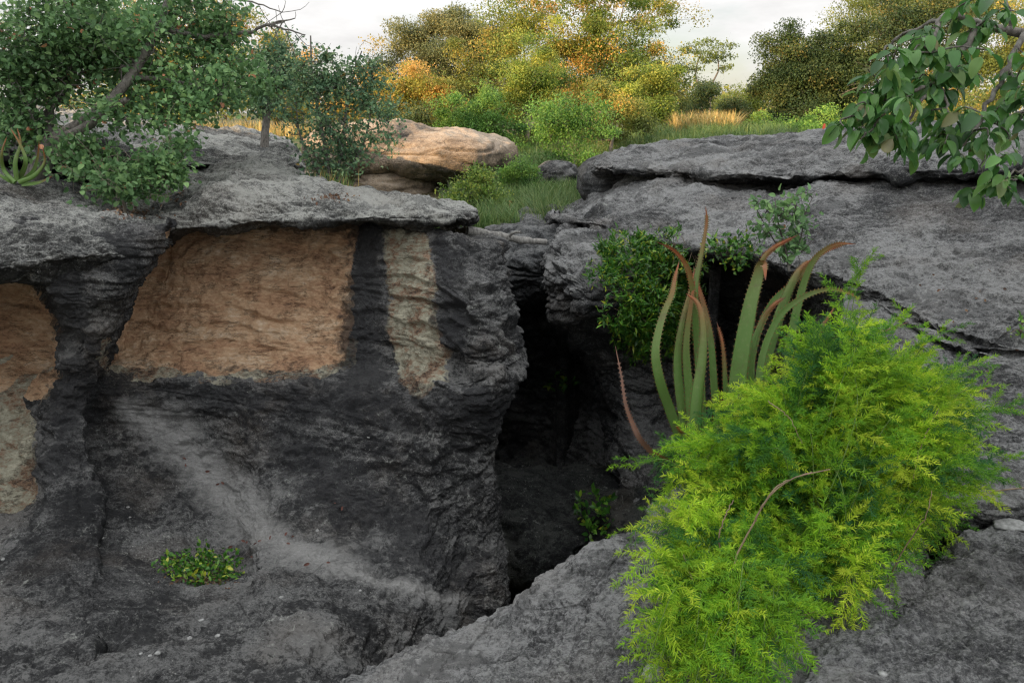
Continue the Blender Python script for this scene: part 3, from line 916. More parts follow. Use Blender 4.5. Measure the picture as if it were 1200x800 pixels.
def tree(name, label, cat, base, blobs, clumps=50, per=160, leaf=.07, lmat=None, bmat=None, tr=.12, limbs=None,
         group=None, csize=.42, tpl=DIAMOND, flat=.6, snap=True, depthf=1.0, dead=None, twigs=True, leafdir=.0, bright=(0, 1), trunk_top=None):
    px, py, d = base
    b = P(px, py, d)
    if snap: b[2] = gz(b[0], b[1]) - .05
    root = empty(name, b, label, cat, group)
    tb = MB()
    nodes, nrad = [], []
    def addlimb(path, r0, r1, sides=7):
        n = len(path)
        rr = np.linspace(r0, r1, n)
        tube(tb, path, rr, sides, wob=.05)
        for p, r in zip(path, rr): nodes.append(p); nrad.append(r)
    mean = np.mean([[q[0], q[1]] for q in blobs], axis=0)
    if limbs:
        for pts, r0, r1 in limbs: addlimb(pxpath(pts), r0, r1)
    else:
        top = trunk_top if trunk_top is not None else (px * .4 + mean[0] * .6, py * .45 + mean[1] * .55, d)
        t = P(*top)
        mid = (b + t) / 2 + rng.normal(size=3) * .08 * np.linalg.norm(t - b) * np.array([1, 1, .1])
        path = catmull(np.array([b, mid, t]), 10)
        path[0, 2] -= .2
        addlimb(path, tr, tr * .6)
    area = np.array([q[2] * q[3] for q in blobs], float)
    cnt = np.maximum(1, np.round(clumps * area / area.sum())).astype(int)
    cs = []
    for q, k in zip(blobs, cnt):
        dd = d + (q[4] if len(q) > 4 else 0)
        c = P(q[0], q[1], dd)
        u = rng.normal(size=(k, 3)); u = unit(u) * (rng.random((k, 1)) ** .42)
        sc = np.array([q[2] / F * dd, q[2] / F * dd * depthf, q[3] / F * dd])
        cs.append(c + u * sc)
    cs = np.concatenate(cs)
    if d > 12: cs = cs + rng.normal(size=cs.shape) * .16 * csize + np.maximum(0, gnoise(cs * .9 + px))[:, None] * np.array([0, 0, .9])
    cs[:, 2] = np.maximum(cs[:, 2], b[2] + .1)
    if d > 12: per = int(per * 3.3); leaf = leaf * .74; csize = csize * .78; clumps = int(clumps * 1.35)
    o = np.argsort(np.linalg.norm(cs - b, axis=1))
    lb = MB()
    for c in cs[o]:
        nn = np.array(nodes)
        dist = np.linalg.norm(nn - c, axis=1) + .5 * np.maximum(0, nn[:, 2] - c[2])
        i = int(np.argmin(dist[1:])) + 1 if len(nn) > 1 else 0
        a = nn[i]; L = np.linalg.norm(c - a)
        r0 = min(nrad[i] * .7, .012 + .03 * L + (.012 if d > 12 else 0)) if L > .02 else nrad[i] * .5
        m = (a + c) / 2 + rng.normal(size=3) * .10 * L; m[2] += .06 * L
        path = catmull(np.array([a, m, c]), 6)
        addlimb(path, max(r0, .004), max(.0025, r0 * .35), 5)
        # leaves of this clump
        k = int(per * (.25 + 1.5 * rng.random() ** 1.3))
        R = csize * (.55 + .9 * rng.random())
        p = unit(rng.normal(size=(k, 3))) * (rng.random((k, 1)) ** .6) * np.array([R, R, R * flat])
        # clumps are hollow towards the branch: bias outward/up
        pos = c + p
        if twigs:
            for _ in range(3):
                e = c + rng.normal(size=3) * R * .5
                tube(tb, catmull(np.array([path[-2], (path[-2] + e) / 2 + rng.normal(size=3) * R * .1, e]), 4), np.linspace(max(.002, r0 * .4), .0015, 4), 3)
        D = rng.normal(size=(k, 3)); D[:, 2] -= leafdir
        Nn = rng.normal(size=(k, 3)) * .7 + np.array([0, -.2, 1.])
        if d > 12:
            sh = np.clip(.46 + rng.normal() * .22 + .16 * (c[2] - b[2] > .6 * (cs[:, 2].max() - b[2])), 0, .95)  # upper clumps tinted lighter: sunlit tops painted into the crown
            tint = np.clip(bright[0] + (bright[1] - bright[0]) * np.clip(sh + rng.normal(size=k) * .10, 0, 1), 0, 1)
        else:
            sh = rng.normal() * .13
            tint = np.clip(bright[0] + (bright[1] - bright[0]) * np.where(rng.random(k) < .012, 1., np.clip(rng.random(k) * .85 + sh + .02, 0, .93)), 0, 1)
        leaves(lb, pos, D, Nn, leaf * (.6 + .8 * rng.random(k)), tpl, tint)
    if dead:
        db = MB()
        for pts, r0, r1 in dead:
            pp = pxpath(pts); pp += rng.normal(size=pp.shape) * r0 * .5
            tube(db, pp, np.linspace(r0, r1, len(pp)), 6)
            for _ in range(7):
                i = rng.integers(3, len(pp)); q = pp[i]; e = q + unit(rng.normal(size=3)) * .25 * np.array([1, .4, 1]) * (.4 + rng.random())
                tube(db, catmull(np.array([q, (q + e) / 2 + rng.normal(size=3) * .02, e]), 5), np.linspace(r1 * .8, .002, 5), 4)
        db.build('dead_branch', bmat, root)
    tb.build('trunk', bmat, root)
    lb.build('crown', lmat, root, shade=False)
    return root

# ---------------------------------------------------------------- far and middle trees
G = 'trees beyond the rocks'
T = tree
T('tree', 'tall broad tree with a golden sunlit crown, highest of the middle group', 'tree', (690, 200, 21), [(660, 30, 60, 40), (720, 60, 60, 50), (620, 15, 45, 25), (690, 110, 60, 40), (750, 95, 40, 45), (700, -10, 55, 30), (600, 60, 25, 22)], 110, 190, .085, M['leaf_sunlit'], M['bark_pale'], .16, group=G, csize=.75)
T('tree', 'tree with a long bare-looking bough reaching out to the right against the sky', 'tree', (700, 190, 24), [(780, 12, 36, 14), (740, 2, 40, 16), (810, 22, 10, 6)], 26, 70, .09, M['leaf_sunlit'], M['bark'], .15, group=G, csize=.6, trunk_top=(700, 40, 24))
T('tree', 'grey-green tree with an airy rounded crown left of the golden tree', 'tree', (530, 190, 25), [(530, 48, 50, 34), (495, 80, 40, 34), (570, 60, 34, 36), (475, 55, 24, 20), (545, 100, 44, 34), (455, 95, 24, 24)], 120, 220, .085, M['leaf_grey'], M['bark'], .13, group=G, csize=.72)
T('bush', 'orange-lit bush directly above the sunlit boulder', 'bush', (485, 170, 19.5), [(490, 105, 36, 32), (455, 120, 28, 26), (515, 120, 24, 26), (480, 145, 45, 16)], 60, 130, .07, M['leaf_sunlit'], M['bark_pale'], .07, group=G, csize=.45, bright=(.25, 1))
T('bush', 'pale orange bush showing behind the small-leaved shrub', 'bush', (425, 165, 20.5), [(425, 110, 30, 24), (395, 125, 26, 28), (445, 100, 18, 18)], 36, 120, .07, M['leaf_sunlit'], M['bark_pale'], .07, group=G, csize=.45, bright=(.3, 1))
T('bush', 'feathery yellow-green bush in the centre of the thicket', 'bush', (620, 190, 18.5), [(612, 90, 28, 34), (645, 85, 24, 38), (590, 120, 24, 28), (625, 135, 38, 34)], 80, 170, .06, M['leaf_yellow'], M['bark_pale'], .07, group=G, csize=.42)
T('bush', 'deep green bush low in the centre of the thicket', 'bush', (560, 195, 17.5), [(560, 150, 36, 28), (530, 140, 22, 22), (595, 160, 34, 26), (565, 115, 24, 18)], 60, 150, .06, M['leaf_green'], M['bark'], .07, group=G, csize=.42)
T('bush', 'dense green round bush at the right end of the thicket', 'bush', (755, 165, 19), [(750, 115, 34, 34), (775, 95, 20, 24), (725, 130, 24, 26), (770, 135, 26, 20)], 64, 160, .065, M['leaf_yellow'], M['bark'], .07, group=G, csize=.45)
T('bush', 'loose bright green bush with pale twigs beside the grass slope', 'bush', (668, 228, 14.5), [(665, 140, 26, 30), (648, 180, 20, 26), (695, 160, 24, 28), (685, 195, 22, 18), (640, 145, 14, 20)], 64, 60, .06, M['leaf_green'], M['bark_pale'], .05, group=G, csize=.40, bright=(0, .9))
T('bush', 'low olive bush in front of the trees right of the grass slope', 'bush', (715, 180, 16), [(715, 150, 30, 20), (745, 155, 26, 12), (700, 130, 18, 20)], 40, 120, .055, M['leaf_olive'], M['bark_pale'], .05, group=G, csize=.36)
T('bush', 'yellowish leafy bush in the gap between boulder and ledge', 'bush', (555, 262, 11.6), [(555, 222, 26, 22), (540, 240, 22, 18), (575, 240, 22, 18), (560, 205, 14, 12)], 60, 95, .045, M['leaf_yellow'], M['bark'], .03, group=G, csize=.22, bright=(.0, .85))
T('bush', 'dark green low bush behind the green grass', 'bush', (612, 240, 12.8), [(612, 218, 20, 12), (632, 222, 16, 10), (596, 228, 12, 10)], 24, 110, .045, M['leaf_green'], M['bark'], .03, group=G, csize=.25)
# distant
T('tree', 'green tree filling the thicket behind the yellow-green bush', 'tree', (600, 190, 23), [(600, 80, 50, 40), (560, 110, 44, 40), (650, 100, 50, 44), (520, 120, 44, 40), (590, 45, 30, 24)], 120, 130, .08, M['leaf_olive'], M['bark'], .1, group=G, csize=.6)
T('tree', 'olive tree behind the dense round bush at the right of the thicket', 'tree', (720, 180, 24), [(720, 90, 56, 46), (765, 110, 36, 36), (690, 130, 50, 36), (790, 125, 16, 26)], 110, 130, .08, M['leaf_olive'], M['bark'], .1, group=G, csize=.6)
T('bush', 'shaded dark bush behind the sunlit boulder', 'bush', (470, 175, 18.5), [(500, 150, 50, 20), (560, 165, 50, 20), (450, 150, 30, 16)], 60, 110, .06, M['leaf_dark'], M['bark'], .05, group=G, csize=.45)
T('bush', 'low dark green bush between the golden grass and the dark tree', 'bush', (900, 168, 19), [(905, 150, 30, 14), (940, 152, 30, 12), (975, 150, 26, 14)], 50, 110, .06, M['leaf_green'], M['bark'], .05, group=G, csize=.38)
T('bush', 'low green bush on the skyline under the overhanging branch', 'bush', (1060, 165, 19), [(1020, 150, 30, 12), (1070, 146, 40, 12), (1120, 140, 40, 14)], 50, 110, .06, M['leaf_olive'], M['bark'], .05, group=G, csize=.38)
T('tree', 'slender flat-topped tree with two stems standing alone against the sky', 'tree', (822, 128, 48), [(828, 54, 24, 4), (850, 64, 14, 4), (804, 62, 10, 4), (846, 80, 12, 3), (808, 80, 10, 3), (830, 68, 20, 4)], 44, 16, .19, M['leaf_olive'], M['bark'], .13, group=G, csize=.75, flat=.4, bright=(0, .5),
  limbs=[([(823, 150, 48), (821, 110, 48), (815, 85, 48), (822, 62, 48)], .085, .03), ([(832, 150, 48), (833, 105, 48), (842, 82, 48), (840, 66, 48)], .075, .03)])
T('bush', 'dark green rounded bush left of the yellow bush on the skyline', 'bush', (822, 155, 30), [(822, 120, 17, 16), (812, 132, 10, 10)], 22, 120, .09, M['leaf_dark'], M['bark'], .06, group=G, csize=.6)
T('bush', 'bright yellow sunlit bush on the skyline', 'bush', (872, 160, 27), [(868, 128, 22, 22), (885, 120, 16, 20), (850, 120, 12, 16), (880, 145, 18, 12)], 44, 120, .08, M['leaf_yellow'], M['bark_pale'], .06, group=G, csize=.55, bright=(.5, 1))
T('bush', 'small dark bush in front of the yellow bush', 'bush', (858, 162, 22), [(858, 144, 20, 15), (845, 150, 10, 10)], 24, 130, .06, M['leaf_dark'], M['bark'], .05, group=G, csize=.4)
T('tree', 'large dark shaded tree left of the overhanging branch', 'tree', (945, 165, 23), [(940, 95, 38, 38), (915, 70, 24, 26), (965, 75, 30, 34), (905, 115, 20, 30), (985, 110, 30, 36), (955, 135, 48, 20), (930, 60, 18, 18)], 130, 260, .08, M['leaf_dark'], M['bark'], .16, group=G, csize=.65)  # dark leaf colour stands in for the shade on this tree
T('tree', 'high spreading brownish tree above the dark tree', 'tree', (1050, 170, 27), [(1010, 15, 42, 22), (1060, -5, 60, 28), (980, 40, 26, 16), (1100, 20, 45, 26), (1040, 50, 40, 20), (1150, 10, 50, 30)], 110, 150, .09, M['leaf_olive'], M['bark'], .2, group=G, csize=.85, bright=(0, .8))
T('tree', 'dark spreading tree rising behind the leaves of the overhanging branch', 'tree', (1040, 165, 22), [(1020, 60, 34, 30), (1060, 40, 44, 30), (1000, 90, 24, 24), (1110, 60, 40, 30)], 90, 150, .08, M['leaf_dark'], M['bark'], .14, group=G, csize=.6)
T('bush', 'golden bush seen through the overhanging branch', 'bush', (1065, 160, 24), [(1060, 105, 40, 30), (1110, 95, 36, 34), (1030, 125, 24, 22), (1090, 135, 46, 16), (1000, 145, 24, 16)], 80, 130, .08, M['leaf_sunlit'], M['bark_pale'], .08, group=G, csize=.55, bright=(.2, 1))
T('tree', 'green tree behind the leaves at the right edge', 'tree', (1180, 150, 22), [(1180, 70, 50, 50), (1150, 100, 30, 34), (1215, 50, 50, 60)], 70, 130, .08, M['leaf_olive'], M['bark'], .12, group=G, csize=.6)
# left background
T('tree', 'tree with a warm crown seen through the leaning tree', 'tree', (200, 160, 21), [(210, 40, 60, 40), (160, 90, 60, 40), (260, 80, 45, 40), (120, 40, 50, 40), (215, 120, 70, 28)], 90, 130, .085, M['leaf_sunlit'], M['bark'], .14, group=G, csize=.7, bright=(.2, 1))
T('tree', 'sunlit orange tree beyond the gap right of the leaning tree', 'tree', (330, 160, 22), [(315, 75, 34, 34), (350, 90, 26, 26), (330, 120, 40, 24), (280, 40, 30, 26)], 56, 120, .08, M['leaf_sunlit'], M['bark'], .1, group=G, csize=.55, bright=(.3, 1))
T('tree', 'dark tree filling the upper left corner behind the leaning tree', 'tree', (40, 170, 11.5), [(40, 40, 70, 46), (110, 20, 60, 34), (10, 90, 50, 50), (190, 0, 60, 30), (90, 90, 60, 40)], 90, 110, .055, M['leaf_small'], M['bark_dark'], .12, group=G, csize=.42, snap=False)

# far wood: one mass on the horizon
def far_wood():
    mb = MB()
    n = 420
    x = np.concatenate([rng.uniform(-75, 85, n)]); y = rng.uniform(70, 95, n)
    z = gz(x, y)
    h = rng.uniform(.3, 1., n) * (1.8 + 1.2 * np.sin(x * .15))
    for i in range(n):
        k = 130
        p = rng.normal(size=(k, 3)) * np.array([1.5, 1.2, .8]) * .7
        c = np.array([x[i], y[i], z[i] + h[i]])
        leaves(mb, c + p, rng.normal(size=(k, 3)), rng.normal(size=(k, 3)), rng.uniform(.25, .5, k), DIAMOND, np.clip(rng.random(k) + rng.normal() * .2, 0, 1))
    o = mb.build('far_wood', M['leaf_olive'], shade=False)
    tag(o, 'far line of low trees on the skyline', 'wood', kind='stuff')
far_wood()

# ---------------------------------------------------------------- left tree, shrubs
T('leaning_tree', 'gnarled grey tree with forked leaning trunk and round green leaves on the left rocks', 'tree', (45, 205, 6.2),
  [(60, 60, 70, 50), (140, 60, 60, 50, .2), (220, 90, 60, 40, .3), (20, 110, 50, 50), (110, 20, 90, 34), (250, 110, 34, 30), (170, 125, 70, 26), (35, 160, 40, 20), (215, 25, 50, 30, .4), (270, 60, 28, 26, .4), (255, 20, 34, 26, .4), (290, 90, 26, 26, .4)], 240, 80, .042, M['leaf_left'], M['bark'], .1,
  limbs=[([(35, 215, 6.2), (52, 188, 6.2), (64, 163, 6.15)], .085, .07), ([(64, 163, 6.15), (100, 142, 6.1), (135, 112, 6.1), (160, 80, 6.2), (182, 40, 6.3), (196, 0, 6.4)], .055, .022),
         ([(66, 165, 6.15), (92, 154, 5.95), (125, 132, 5.9), (150, 116, 5.85)], .045, .02), ([(58, 170, 6.2), (58, 130, 6.3), (80, 95, 6.3), (92, 60, 6.4), (120, 20, 6.5)], .045, .02),
         ([(50, 180, 6.2), (28, 130, 6.4), (16, 85, 6.5), (8, 30, 6.6)], .04, .015), ([(150, 90, 6.2), (200, 95, 6.3), (250, 105, 6.4)], .025, .01)],
  csize=.26, tpl=BROAD_W, snap=False, dead=[([(190, 35, 6.4), (245, 43, 6.5), (290, 38, 6.6), (318, 30, 6.6), (333, 23, 6.6)], .022, .008), ([(318, 30, 6.6), (340, 36, 6.6), (358, 42, 6.6)], .01, .004),
                       ([(230, -5, 7), (262, -2, 7), (300, 4, 7), (330, 14, 7)], .012, .004)])
T('bush', 'low leafy green bush at the foot of the leaning tree', 'bush', (145, 238, 5.75), [(150, 212, 34, 16, 0), (185, 195, 24, 22), (115, 195, 34, 16, .1), (205, 172, 22, 16, .2), (145, 230, 30, 9, -.05), (90, 180, 30, 20, .2)], 84, 44, .042, M['leaf_left'], M['bark_pale'], .012, csize=.19, tpl=BROAD_W, snap=False, trunk_top=(148, 226, 5.75))
T('tree', 'small straight tree with a dark oval crown between leaning tree and shrub', 'tree', (310, 178, 8.6), [(322, 90, 26, 26), (310, 118, 22, 20), (330, 62, 16, 14)], 46, 110, .042, M['leaf_small'], M['bark'], .05,
  limbs=[([(309, 182, 8.6), (311, 155, 8.6), (314, 125, 8.6), (320, 95, 8.6), (326, 60, 8.6)], .05, .02)], csize=.24, snap=False)
T('shrub', 'upright small-leaved shrub growing at the edge of the ledge', 'shrub', (388, 226, 6.7), [(400, 95, 34, 30), (372, 110, 28, 34), (388, 160, 40, 32), (372, 195, 28, 22), (425, 120, 22, 24), (412, 185, 24, 22), (440, 95, 14, 12), (350, 90, 14, 20), (378, 66, 16, 12), (452, 130, 14, 26), (345, 135, 16, 26), (448, 165, 14, 18), (436, 72, 8, 10)], 180, 46, .036, M['leaf_small'], M['bark'], .03,
  limbs=[([(388, 228, 6.7), (384, 190, 6.7), (375, 140, 6.7), (366, 90, 6.7), (364, 42, 6.7)], .022, .006), ([(390, 228, 6.7), (400, 180, 6.7), (406, 130, 6.7), (415, 85, 6.7), (424, 60, 6.7)], .018, .005), ([(386, 226, 6.7), (372, 200, 6.7), (352, 160, 6.7), (346, 110, 6.7)], .016, .004), ([(392, 222, 6.7), (425, 170, 6.7), (436, 120, 6.7)], .014, .004)],
  csize=.17, snap=False)
bb = ray(910, 330, 5.2)[0]
T('shrub', 'thin twiggy shrub with small round green leaves on the sloping slab above the aloe', 'shrub', (922, 312, 5.0), [(915, 240, 22, 18), (935, 262, 16, 22), (900, 262, 14, 14), (925, 290, 24, 14), (892, 240, 12, 8), (938, 225, 8, 6)], 38, 13, .040, M['leaf_left'], M['bark_dark'], .012,
  limbs=[([(925, 318, 5.0), (920, 290, 5.0), (912, 262, 5.0), (908, 232, 5.0)], .008, .003), ([(924, 316, 5.0), (938, 280, 5.0), (944, 250, 5.0), (952, 232, 5.0)], .006, .002), ([(922, 305, 5.0), (900, 270, 5.0), (884, 240, 5.0)], .005, .002)], csize=.12, tpl=BROAD_W, snap=False)

# unseen rock bluff added off-frame left to throw evening shade over the rocks
boulder('shade_bluff', 'unseen grey rock bluff added left of the rocks to shade them', -9000, 400, 1, 1, 1, 1, M['rock'], 2.2,
        parts=[(0, 0, 0, 1, 1, 1)], n=8) if False else None
def bluff():
    global P
    keep = P
    P = lambda *a: np.array([-18., -11.5, 4.])
    o = boulder('shade_bluff', 'unseen grey rock bluff added well left of the cleft to shade the rocks', 0, 0, 0, 1, 1, 1, M['rock'], 2.2,
                parts=[(0, 0, 0, 3.2, 9.0, 8.2), (.8, 4.5, -1, 2.8, 3.8, 8.6), (-.4, -8, -1, 2.8, 5, 8.), (-3, 0, 0, 3, 6, 9.2)], n=60)
    P = keep
    ROCKS.remove(o)
bluff()
#@@SECTION aloe
def aloe_leaf(root, pts, w, mat, twist=0., name='leaf', thick=.32, teeth=True):
    path = pxpath([(p[0], p[1], p[2] if len(p) > 2 else 3.3) for p in pts], 30)
    n = len(path)
    d = unit(np.gradient(path, axis=0))
    view = unit(path - np.array([0, 0, CZ]))
    side = unit(np.cross(d, view))
    # turn the blade a little about its axis
    nr = np.cross(side, d)
    side = side * math.cos(twist) + nr * math.sin(twist)
    nr = np.cross(side, d)
    t = np.linspace(0, 1, n)
    W = w / F * path_depth(path) * .42 * np.clip((1 - t) ** .62 * (1 + .15 * np.sin(math.pi * np.minimum(1, t * 1.6))), .045, 2) 
    th = np.array([0, .8, 1.45, math.pi / 2 + .0, math.pi - 1.45, math.pi - .8, math.pi, math.pi + .7, math.pi * 1.5, -.7])
    cx = np.cos(th); cy = np.where(np.sin(th) > 0, np.sin(th) * .30, np.sin(th) * .62)
    if len(root.children) % 2 == 0: cy = np.where(np.sin(th) > 0, np.sin(th) * .60, -np.sin(th) * .22)
    m = len(th)
    v = path[:, None] + W[:, None, None] * (cx[None, :, None] * side[:, None] - (cy[None, :, None] * thick / .32 + .0) * nr[:, None] * -1)
    mb = MB()
    i = np.arange(n - 1)[:, None] * m; j = np.arange(m)[None]; k = (j + 1) % m
    q = np.stack([i + j, i + k, i + m + k, i + m + j], -1).reshape(-1, 4)
    mb.add(v.reshape(-1, 3), quads=q, attr=np.repeat(t, m))
    if teeth and w > 6:
        L = np.linalg.norm(path[-1] - path[0]); nt_ = int(L / .016)
        tt = np.linspace(.04, .9, nt_)
        for sgn in (-1, 1):
            pi = np.stack([np.interp(tt, t, path[:, c]) for c in range(3)], 1)
            si = unit(np.stack([np.interp(tt, t, side[:, c]) for c in range(3)], 1)) * sgn
            di = unit(np.stack([np.interp(tt, t, d[:, c]) for c in range(3)], 1))
            wi = np.interp(tt, t, W)[:, None]
            a = pi + si * wi * .97 - di * .0035; b_ = pi + si * wi * .97 + di * .0035; c_ = pi + si * (wi + .0065) + di * .003
            v3 = np.stack([a, b_, c_], 1).reshape(-1, 3)
            mb.add(v3, tris=np.arange(len(v3)).reshape(-1, 3), attr=.72)
    return mb.build(name, mat, root)
def path_depth(path):
    return path[:, 1] * CP - (path[:, 2] - CZ) * SP
ab = P(845, 545, 3.3)
aloe = empty('aloe', ab, 'large aloe with long upright toothed green leaves curling to reddish tips', 'aloe')
g_, r_, b_ = M['aloe'], M['aloe_red'], M['aloe_brown']
LV = [
 ([(800, 520, 3.3), (785, 480, 3.25), (773, 445, 3.2), (768, 410, 3.2), (776, 372, 3.25), (787, 345, 3.3), (791, 325, 3.35), (796, 306, 3.4)], 15, g_, .3),
 ([(806, 520, 3.35), (797, 463, 3.35), (794, 419, 3.35), (800, 375, 3.35), (810, 338, 3.4), (813, 318, 3.45)], 13, g_, -.2),
 ([(812, 520, 3.3), (808, 463, 3.3), (804, 410, 3.3), (809, 360, 3.3), (815, 325, 3.32)], 15, g_, .5),
 ([(824, 520, 3.4), (821, 440, 3.4), (815, 378, 3.4), (815, 335, 3.4), (822, 297, 3.42), (828, 262, 3.45), (827, 242, 3.45)], 11, g_, .2),
 ([(820, 470, 3.36), (818, 419, 3.36), (815, 372, 3.34), (810, 331, 3.3), (803, 309, 3.28), (788, 292, 3.25), (768, 283, 3.2)], 10, r_, .0),
 ([(817, 540, 3.15), (815, 500, 3.15), (817, 462, 3.15), (823, 419, 3.17), (824, 382, 3.2), (818, 356, 3.25), (804, 344, 3.3)], 18, g_, .1),
 ([(842, 510, 3.4), (837, 453, 3.4), (833, 399, 3.42), (825, 358, 3.45), (816, 330, 3.48), (813, 312, 3.5)], 11, r_, -.3),
 ([(852, 500, 3.35), (850, 450, 3.35), (847, 405, 3.37), (840, 377, 3.4)], 8, r_, .2),
 ([(858, 520, 3.2), (863, 460, 3.2), (869, 412, 3.2), (879, 358, 3.22), (888, 325, 3.25), (892, 310, 3.25), (896, 311, 3.2), (897, 328, 3.15)], 24, g_, .15),
 ([(870, 470, 3.45), (878, 400, 3.45), (886, 340, 3.45), (893, 306, 3.45), (906, 291, 3.45), (920, 283, 3.45), (936, 275, 3.45)], 9, r_, .0),
 ([(874, 480, 3.4), (884, 405, 3.4), (903, 358, 3.4), (928, 333, 3.38), (947, 312, 3.35), (962, 297, 3.3), (980, 289, 3.25), (997, 285, 3.2)], 10, r_, .2),
 ([(890, 490, 3.35), (897, 425, 3.35), (914, 368, 3.35), (929, 330, 3.35), (941, 312, 3.38), (952, 304, 3.4)], 17, g_, -.2),
 ([(918, 470, 3.3), (926, 400, 3.3), (937, 350, 3.3), (947, 318, 3.28), (960, 298, 3.25), (980, 286, 3.2), (1003, 286, 3.12)], 12, g_, .25),
 ([(880, 480, 3.28), (882, 410, 3.28), (895, 373, 3.3), (908, 356, 3.3), (921, 348, 3.32)], 9, r_, .0),
 ([(884, 500, 3.18), (893, 420, 3.18), (912, 373, 3.16), (940, 349, 3.12), (970, 339, 3.08), (994, 343, 3.02), (1008, 352, 2.98)], 10, g_, .2),
 ([(930, 470, 3.4), (948, 420, 3.4), (962, 385, 3.4), (978, 360, 3.42)], 12, g_, .4),
 ([(800, 560, 3.1), (775, 540, 3.05), (752, 517, 3.0), (742, 498, 3.0), (733, 473, 3.0), (728, 440, 3.02), (721, 405, 3.05)], 8, b_, .2),
 ([(836, 530, 3.1), (812, 518, 3.05), (800, 508, 3.0), (792, 498, 2.98)], 10, g_, .3),
 ([(830, 555, 3.05), (805, 548, 3.0), (785, 540, 2.95), (766, 529, 2.92)], 10, g_, .1),
 ([(985, 420, 3.5), (1010, 402, 3.5), (1030, 391, 3.5), (1066, 377, 3.5)], 9, b_, .1),
]
for pts, w, m_, tw in LV: aloe_leaf(aloe, pts, w, m_, tw)
sb = MB(); tube(sb, pxpath([(850, 600, 3.35), (842, 560, 3.35), (838, 520, 3.35), (832, 500, 3.35)]), np.linspace(.05, .035, 14), 9, wob=.06)
sb.build('stem', M['bark_dark'], aloe); sb = MB()
tube(sb, pxpath([(850, 600, 3.35), (880, 540, 3.35), (888, 500, 3.35)]), np.linspace(.05, .03, 14), 9, wob=.06)
sb.build('stem', M['bark_dark'], aloe)
# small aloe at the far left
ag = empty('aloe', P(22, 215, 5.7), 'small aloe with arching grey-green leaves under the leaning tree at the left edge', 'aloe')
for pts in ([(25, 212), (38, 202), (44, 185), (46, 165)], [(22, 214), (40, 206), (52, 190), (50, 172)], [(15, 214), (0, 205), (-10, 195)], [(20, 212), (18, 190), (24, 168), (20, 150)], [(25, 216), (45, 214), (62, 206)], [(18, 214), (5, 200), (2, 180), (8, 160)], [(22, 212), (30, 190), (24, 170), (12, 150)]):
    aloe_leaf(ag, [(x, y, 5.6 + .1 * rng.random()) for x, y in pts], 6.5, M['aloe'], rng.normal() * .3, teeth=False)
#@@SECTION asparagus
def plume_template(K, seed):
    r = np.random.default_rng(seed)
    t = r.random(K) ** .9
    ph = r.random(K) * 2 * math.pi
    # axis along +Y, slightly sagging
    ax = np.stack([.05 * np.sin(t * 5 + seed), t, -.16 * t * t], 1)
    ang = r.uniform(.55, 1.35, K)
    D = np.stack([np.cos(ph) * np.sin(ang), np.cos(ang), np.sin(ph) * np.sin(ang) * .75], 1)
    L = (.26 - .11 * t) * r.uniform(.7, 1.3, K)
    S = unit(np.cross(D, r.normal(size=(K, 3))))
    w = .0098
    mid = ax + D * L[:, None] * .5 + np.array([0, 0, .012])
    a = ax - S * w * .6; b = ax + S * w * .6; c = mid + S * w; d = mid - S * w; e = ax + D * L[:, None] + np.array([0, 0, -.01])
    v = np.stack([a, b, c, d, e], 1)          # K,5,3
    return v.reshape(-1, 3), K
def plume_tri(K):
    f = np.array([[0, 1, 2], [0, 2, 3], [3, 2, 4]])
    return (f[None] + (np.arange(K) * 5)[:, None, None]).reshape(-1, 3)
NK = 72
TPL = [plume_template(NK, s)[0] for s in range(6)]
TF = plume_tri(NK)
ENV = [(988, 338), (1035, 368), (1085, 385), (1128, 415), (1158, 465), (1172, 556), (1140, 590), (1100, 620), (1075, 665), (1050, 722), (1000, 735), (940, 728), (925, 785), (905, 830), (735, 830), (748, 740), (775, 690), (768, 650), (745, 625), (785, 602), (756, 560), (758, 530), (790, 492), (835, 462), (880, 425), (925, 375), (962, 340)]
root = empty('asparagus_fern', P(955, 650, 2.95), 'bushy bright green asparagus fern with feathery needles spilling over the foreground rocks', 'asparagus fern')
stems, fl = MB(), MB()
def in_env(x, y): return sdf_poly(np.array([[x, y]], float), ENV)[0]
pl_pos, pl_dir, pl_len, pl_tint, pl_t = [], [], [], [], []
nshoot = 0
LUMPS = [(1010, 440, 80), (930, 520, 80), (1080, 500, 60), (1010, 560, 80), (860, 560, 60), (900, 640, 70), (820, 640, 60), (960, 680, 60), (860, 740, 70), (1080, 590, 50), (780, 760, 50), (820, 530, 40), (1120, 540, 40), (990, 380, 30)]
def surf_depth(x, y):
    d = 2.98
    for a, b, r in LUMPS:
        q = 1 - ((x - a) ** 2 + (y - b) ** 2) / (r * 1.25) ** 2
        if q > 0: d = min(d, 2.92 - .42 * math.sqrt(q) * (r / 80))
    rd = 1.46 / (SP + (y - 400) / F * CP)
    if y > 560: d = min(d, rd - .07 - .35 * (2.92 - d))
    return d
